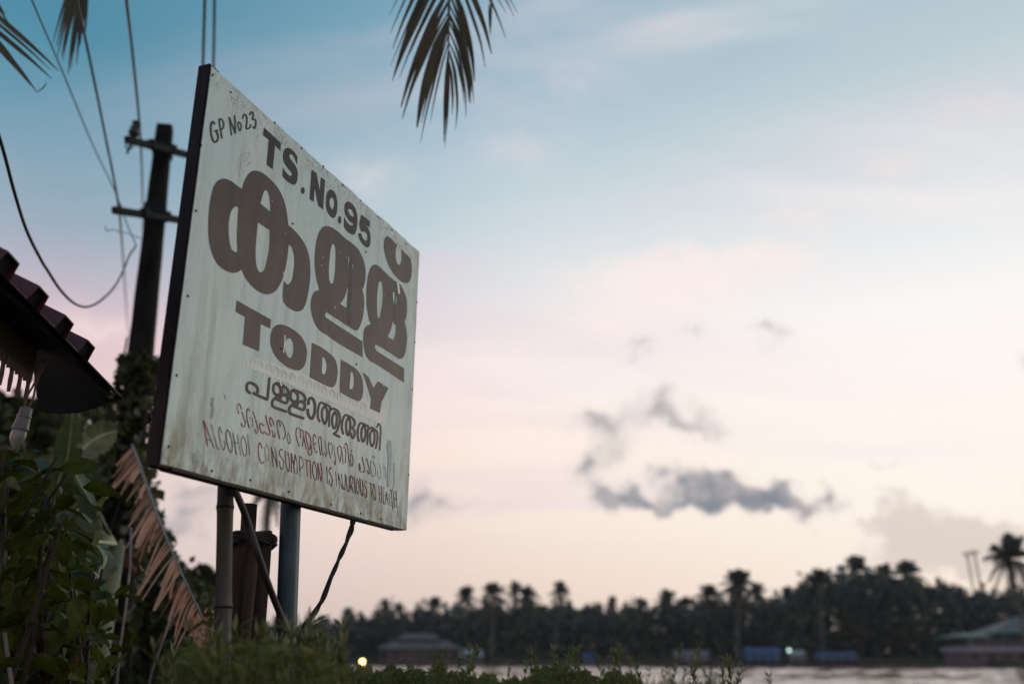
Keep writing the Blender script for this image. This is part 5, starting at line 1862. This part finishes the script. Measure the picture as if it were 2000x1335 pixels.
# broadleaf trees of the far shore
bt_ = [broad_tree(400 + k, 11.0, 5.2, (.35, .8), 420, M_FARLEAF if k % 2 == 0 else M_FARLEAF2) for k in range(4)]
trees = [(615, 1232, 40, 0), (740, 1205, 52, 1), (860, 1198, 50, 0), (950, 1186, 46, 2), (1060, 1182, 44, 3), (1135, 1182, 42, 0), (1225, 1182, 40, 2), (1330, 1180, 46, 1), (1400, 1172, 46, 0), (1500, 1166, 46, 2),
         (1580, 1142, 54, 0), (1645, 1120, 58, 2), (1705, 1122, 56, 0), (1760, 1128, 50, 3), (1842, 1136, 46, 0), (1895, 1150, 44, 2), (1955, 1158, 44, 0)]
rt = random.Random(15)
for i, (px, py, rad, kk) in enumerate(trees):
    Y = SHORE + 10 + rt.uniform(0, 14)
    q = P(px, py + 6, Y)
    o = bt_[i] if i < 4 else copy_tree(bt_[kk])
    s = (q.z - .6) / 10.6
    sr = rad * mpp(q) / 5.0
    o.location = (q.x, q.y, .6)
    o.scale = (sr, sr, s)
    o.rotation_euler = (0, 0, rt.uniform(0, 6.28))
    tag(o, {14: 'round topped dark tree left of the twin line poles', 15: 'dark tree at the foot of the twin line poles'}.get(i, 'dark leafy tree of the far shore wood, %s from the left' % ORD[i]), 'tree', 'broadleaf trees along the far shore')
for i, (px, py, rad, lb) in enumerate(((1672, 1205, 46, 'olive green rounded bush at the water behind the rightmost moored boat'), (1760, 1218, 42, 'olive green bush in the middle of the bank right of the boats'), (1812, 1232, 36, 'small olive bush on the bank left of the green roofed house'))):
    q = P(px, py, SHORE + 5)
    o = copy_tree(bt_[1])
    o.location = (q.x, q.y, .5)
    o.scale = (rad * mpp(q) / 5.0,) * 2 + ((q.z - .5) / 10.5,)
    tag(o, lb, 'bush', 'bushes on the far bank')

# the rest of the wood reads as one dark mass
topx = [-400, 300, 600, 640, 700, 750, 850, 950, 1050, 1100, 1160, 1230, 1300, 1340, 1400, 1480, 1520, 1570, 1620, 1680, 1740, 1800, 1860, 1920, 2000, 2500]
topy = [1200, 1225, 1232, 1226, 1222, 1206, 1204, 1198, 1192, 1196, 1202, 1200, 1190, 1194, 1184, 1182, 1186, 1158, 1142, 1134, 1138, 1150, 1166, 1170, 1170, 1146]
cs = []
for i in range(56000):
    px = rng.uniform(-300, 2350)
    Y = SHORE + 3 + rng.random() * 30
    z1 = P(px, np.interp(px, topx, topy) - 6 + rng.normal() * 8 + 8 * math.sin(px * .09) + 6 * math.sin(px * .23) + 5 * math.sin(px * .41), Y).z
    q = P(px, 1280, Y)
    cs.append((q.x, q.y, .3 + (z1 - .3) * (1 - rng.random() ** 1.15)))
for i in range(14000):
    px, Y = rng.uniform(-300, 2350), SHORE + 14 + rng.random() * 30
    q = P(px, 1280, Y)
    cs.append((q.x, q.y, rng.uniform(.4, 5.5)))
tag(leaf_cloud('far_wood', cs, (.7, 1.7), M_FARLEAF, None, .1, .75), 'dark wooded far shore behind the palms and boats', 'wood', kind='stuff')

# dark tree behind the shed and bushes down the left bank
o = broad_tree(500, 4.6, 2.3, (.10, .26), 900, M_LEAF2)
q = P(30, 1280, 15)
o.location = (q.x, q.y, 0)
o.scale = (1, 1, (P(30, 785, 15).z) / 4.5)
tag(o, 'dark blurred tree behind the hanging bulb and shed eave', 'tree')
for i, (px, py, w_, Y, lb) in enumerate(((375, 1062, 55, 16, 'blurred bush between the dead frond and the bamboo post'), (322, 1095, 50, 14, 'blurred bush right behind the dead frond, left of the other'), (425, 1100, 45, 18, 'low blurred bush directly behind the bamboo post'))):
    q = P(px, py, Y)
    o = broad_tree(510 + i, q.z * 1.05, w_ * mpp(q), (.09, .22), 520, M_LEAF2)
    o.location = (q.x, q.y, 0)
    tag(o, lb, 'bush', 'bushes on the left bank')

# ================================================================== FAR SHORE: LINE POLES, HOUSES, BOATS, LAMPS
for i, (px, lb) in enumerate(((1890, 'left one of the twin line poles above the far trees'), (1902, 'right one of the twin line poles above the far trees'))):
    q = P(px - (2 if i == 0 else 0), 1078 if i == 0 else 1074, 196)
    o = empty('line_pole', (q.x, q.y, .6))
    tag(o, lb, 'utility pole', 'twin line poles on the far shore')
    h = q.z - .6
    tube('shaft', [Vector((.7, 0, -.6)), Vector((.3, 0, h * .5)), Vector((0, 0, h))], [.22, .20, .17], M_CONC, o, 8)
    for z_, l_ in ((h - .25, 1.0), (h - .75, .75)):
        box('cross_arm', (-l_, -.08, z_ - .08), (l_, .08, z_ + .08), M_IRON, o)
    for x_ in (-.9, 0, .9):
        tube('insulator', [Vector((x_, 0, h - .17)), Vector((x_, 0, h + .25))], [.10, .07], M_CERAM, o, 6)

def hip_roof(name, x0, x1, y0, y1, z0, z1, inset, m, parent, over=.0, courses=5):
    """hipped roof; eave z0, ridge z1, with stepped courses"""
    V, F = [], []
    cy_ = (y0 + y1) / 2
    for i in range(courses + 1):
        t = i / courses
        e = (y1 - y0) / 2 * t * .96
        ex = inset * t
        z = z0 + (z1 - z0) * t
        for dz_ in ((0, .035) if i < courses else (0,)):
            V += [(x0 + ex, y0 + e, z + dz_), (x1 - ex, y0 + e, z + dz_), (x1 - ex, y1 - e, z + dz_), (x0 + ex, y1 - e, z + dz_)]
    n = len(V) // 4
    for i in range(n - 1):
        for k in range(4):
            F.append((i * 4 + k, i * 4 + (k + 1) % 4, (i + 1) * 4 + (k + 1) % 4, (i + 1) * 4 + k))
    F.append(tuple((n - 1) * 4 + k for k in range(4)))
    F.append((3, 2, 1, 0))
    return make(name, V, F, m, parent)

M_GROOF = mat('grey_tile_roof', (.14, .125, .125), .7, .3, 1.2)
M_GRN = mat('green_sheet_roof', (.022, .095, .062), .5, .25, .8)
M_BGR = mat('blue_grey_roof', (.06, .085, .09), .55, .25, .8)
M_MAUVE = mat('mauve_wall', (.17, .12, .135), .8, .25, .8)
M_WHT = mat('whitewashed_rail', (.30, .29, .33), .7, .15, .8)
M_DWALL = mat('dim_wall', (.085, .075, .08), .8, .3, .8)
M_WIN = mat('dark_window', (.015, .016, .02), .2, .2, 2)
M_TARP = mat('blue_tarpaulin', (.022, .085, .20), .5, .3, .7)
M_TARP2 = mat('dull_blue_tarpaulin', (.035, .075, .13), .55, .3, .7)
M_HULL = mat('tarred_hull', (.022, .020, .020), .5, .3, 1.5)
M_GREYC = mat('grey_canopy', (.13, .135, .15), .6, .3, .8)
M_PALEC = mat('pale_canopy', (.26, .29, .31), .6, .2, .8)

# pavilion left of centre
q = P(738, 1298, SHORE - 2)
wm = mpp(q)
o = empty('waterside_pavilion', (q.x, q.y, 0))
tag(o, 'dim waterside pavilion with a grey two tier roof on the far shore', 'building')
Wd = 160 * wm
def zpx(py, Y):
    return P(800, py, Y).z
zr = [zpx(y_, q.y) for y_ in (1300, 1266, 1250, 1247, 1236)]
box('floor', (0, 0, -1.6), (Wd, 7, zr[0] + .15), M_DWALL, o)
box('wall', (1.0, 1.6, zr[0] + .15), (Wd - 1.0, 6.0, zr[1]), M_DWALL, o)
hip_roof('roof', -.5, Wd + .3, -.6, 7.4, zr[1], zr[2] + .1, 3.0, M_GROOF, o)
box('clerestory', (3.4, 2.2, zr[2] - .4), (Wd - 4.2, 5.0, zr[3] + .15), M_DWALL, o)
hip_roof('roof', 2.9, Wd - 3.7, 1.6, 5.6, zr[3] + .1, zr[4] + .05, 1.2, M_GROOF, o)
for k in range(8):
    x_ = .35 + (Wd - .7) * k / 7
    tube('column', [Vector((x_, .4, zr[0] + .1)), Vector((x_, .4, zr[1] + .05))], .14, M_MAUVE, o, 8)
for k in range(7):
    x_ = 1.6 + (Wd - 3.2) * k / 7
    w_ = box('window', (x_, 1.56, zr[0] + .9), (x_ + 1.1, 1.62, zr[1] - .4), M_WIN, o)
    box('frame', (x_ - .08, 1.53, zr[1] - .4), (x_ + 1.18, 1.63, zr[1] - .3), M_WHT, w_)
for k in range(2):
    box('rail', (.35, .36, zr[0] + .55 + k * .4), (Wd - .35, .44, zr[0] + .63 + k * .4), M_MAUVE, o)

def hut(name, px0, px1, py0, py1, Y, wallm, roofm, label, cat='hut', rf=.4):
    q = P((px0 + px1) / 2, py1, Y)
    o = empty(name, (q.x, q.y, q.z - .6))
    tag(o, label, cat)
    w_ = (px1 - px0) * mpp(q) / 2
    h = P(px0, py0, Y).z - q.z + .6
    rh = h * rf
    box('wall', (-w_ * .9, -.9, 0), (w_ * .9, 1.1, h - rh), wallm, o)
    hip_roof('roof', -w_, w_, -1.3, 1.5, h - rh, h, w_ * .25, roofm, o, courses=4)
    box('door', (-w_ * .2, -.93, .05), (w_ * .15, -.90, (h - rh) * .8), M_WIN, o)
    return o
hut('waterside_hut', 893, 946, 1266, 1296, SHORE + .6, M_DWALL, M_PALEC, 'low hut with a pale roof right of the two tier pavilion')
hut('waterside_hut', 1139, 1162, 1274, 1299, SHORE + .4, M_TARP2, M_TARP, 'small bright blue hut on the far shore left of the moored boats', rf=.25)

# green roofed house at the right edge
q = P(1888, 1297, 160)
wm = mpp(q)
o = empty('riverside_house', (q.x, q.y, 0))
tag(o, 'two storey riverside house with green eave and mauve walls at the right edge', 'house')
yy_ = q.y
z0, zb, zm, ze, z1, z2 = [P(1900, v, yy_).z for v in (1299, 1272, 1262, 1244, 1236, 1206)]
Wd = 24.0
box('plinth', (-.4, -.5, -1.6), (Wd, 9, z0 + .25), M_DWALL, o)
box('wall', (.4, 0, z0 + .25), (Wd, 8.5, zb), M_MAUVE, o)
box('balcony', (-.2, -1.1, zb), (Wd, 8.4, zm), M_WHT, o)
box('wall', (1.2, .4, zm), (Wd, 8.4, ze), M_DWALL, o)
hip_roof('eave_roof', -1.2, Wd, -2.2, 9.2, ze, z1 + .2, 2.6, M_GRN, o, courses=4)
hip_roof('roof', 4.6, Wd - .6, -1.1, 8.3, z1 + .05, z2 + .3, 6.6, M_BGR, o, courses=7)
for k in range(8):
    x_ = 1.0 + k * 2.6
    w_ = box('window', (x_, -.05, z0 + .75), (x_ + 1.2, .02, zb - .35), M_WIN, o)
    box('sill', (x_ - .1, -.12, z0 + .63), (x_ + 1.3, .0, z0 + .73), M_WHT, w_)
    w_ = box('window', (x_ + .4, .34, zm + .25), (x_ + 1.5, .42, ze - .3), M_WIN, o)
    box('frame', (x_ + .3, .30, ze - .3), (x_ + 1.6, .41, ze - .2), M_WHT, w_)
    tube('balcony_post', [Vector((x_ - .4, -.95, zm)), Vector((x_ - .4, -.95, ze + .1))], .07, M_WHT, o, 6)
for k in range(3):
    box('balcony_rail', (-.1, -1.05, zm + .2 + k * .25), (Wd, -1.0, zm + .26 + k * .25), M_WHT, o)

def boat(px0, px1, py_top, Y, canm, hullm, label):
    q = P((px0 + px1) / 2, 1296, Y)
    hw = (px1 - px0) * mpp(q) / 2
    o = empty('moored_boat', (q.x, q.y, WATER_Z))
    tag(o, label, 'boat', 'boats moored along the far shore')
    zt = P(px0, py_top, Y).z - WATER_Z
    V, F = [], []
    n = 16
    for i in range(n + 1):
        t = -1 + 2 * i / n
        b = 1.15 * (1 - abs(t) ** 2.6) + .06
        sh = .75 + .55 * abs(t) ** 3
        x_ = t * hw * 1.08
        V += [(x_, -b, sh), (x_ * .97, -b * .75, .12), (x_ * .95, 0, -.22), (x_ * .97, b * .75, .12), (x_, b, sh), (x_, b * .88, sh - .12), (x_, -b * .88, sh - .12)]
    for i in range(n):
        for k in range(7):
            a_, b_ = i * 7 + k, i * 7 + (k + 1) % 7
            F.append((a_, b_, b_ + 7, a_ + 7))
    F += [tuple(range(7)), tuple(n * 7 + k for k in reversed(range(7)))]
    make('hull', V, F, hullm, o)
    V, F = [], []
    for i in range(11):
        x_ = -hw * .82 + hw * 1.64 * i / 10
        for k in range(9):
            a_ = PI * k / 8
            V.append((x_, -1.1 * math.cos(a_), zt - .75 + .75 * math.sin(a_) - .05 * (i % 2)))
        V += [(x_, 1.08, .8), (x_, -1.08, .8)]
    for i in range(10):
        for k in range(11):
            if k in (8, 10) or k < 8:
                F.append((i * 11 + k, i * 11 + (k + 1) % 11, (i + 1) * 11 + (k + 1) % 11, (i + 1) * 11 + k))
    F += [tuple(range(11)), tuple(110 + k for k in reversed(range(11)))]
    make('canopy', V, F, canm, o)
    for i in range(5):
        x_ = -hw * .78 + hw * 1.56 * i / 4
        w_ = box('window', (x_ - .3, -1.12, 1.0), (x_ + .3, -1.09, max(1.35, zt - 1.0)), M_WIN, o)
    return o
boat(1308, 1392, 1269, SHORE - 5, M_GREYC, M_HULL, 'grey canopied boat, leftmost of the moored boats')
boat(1446, 1532, 1264, SHORE - 5, M_TARP, M_HULL, 'boat under a bright blue tarpaulin, brightest of the moored boats')
boat(1536, 1574, 1268, SHORE - 5, M_PALEC, M_HULL, 'short pale canopied boat right of the bright blue one')
boat(1584, 1682, 1271, SHORE - 5, M_TARP2, M_HULL, 'long dull blue boat, rightmost of the moored boats')

def lamp(px, py, Y, r, col, st, label):
    q = P(px, py, Y)
    o = empty('lit_lamp', (q.x, q.y, 0))
    tag(o, label, 'lamp')
    tube('post', [Vector((0, 0, -2.6)), Vector((0, 0, q.z - r))], .05, M_IRON, o, 6)
    bm_ = bmesh.new()
    bmesh.ops.create_uvsphere(bm_, u_segments=12, v_segments=8, radius=r)
    me = bpy.data.meshes.new('globe')
    bm_.to_mesh(me)
    bm_.free()
    me.materials.append(mat('lamp_glow', col, .5, 0, 1, emis=(col, st)))
    g_ = bpy.data.objects.new('globe', me)
    C.objects.link(g_)
    g_.parent = o
    g_.location = (0, 0, q.z)
lamp(708, 1291, 150, .28, (1.0, .60, .20), 16, 'lit yellow lamp glowing low over the water left of centre')
lamp(1541, 1269, SHORE - 7, .2, (.70, .95, .85), 4, 'small lit white lamp between the bright blue boat and the pale one')

# ================================================================== EVENING AIR
hz = bpy.data.materials.new('evening_air')
hz.use_nodes = True
ht = hz.node_tree
ht.nodes.clear()
hv = ht.nodes.new('ShaderNodeVolumePrincipled')
hv.inputs['Color'].default_value = (.90, .93, 1.0, 1)
hv.inputs['Density'].default_value = .00019
ho = ht.nodes.new('ShaderNodeOutputMaterial')
ht.links.new(hv.outputs[0], ho.inputs['Volume'])
tag(box('haze', (-1000, -80, -4), (1000, 2600, 26), hz), 'thin evening air over the river', kind='stuff')
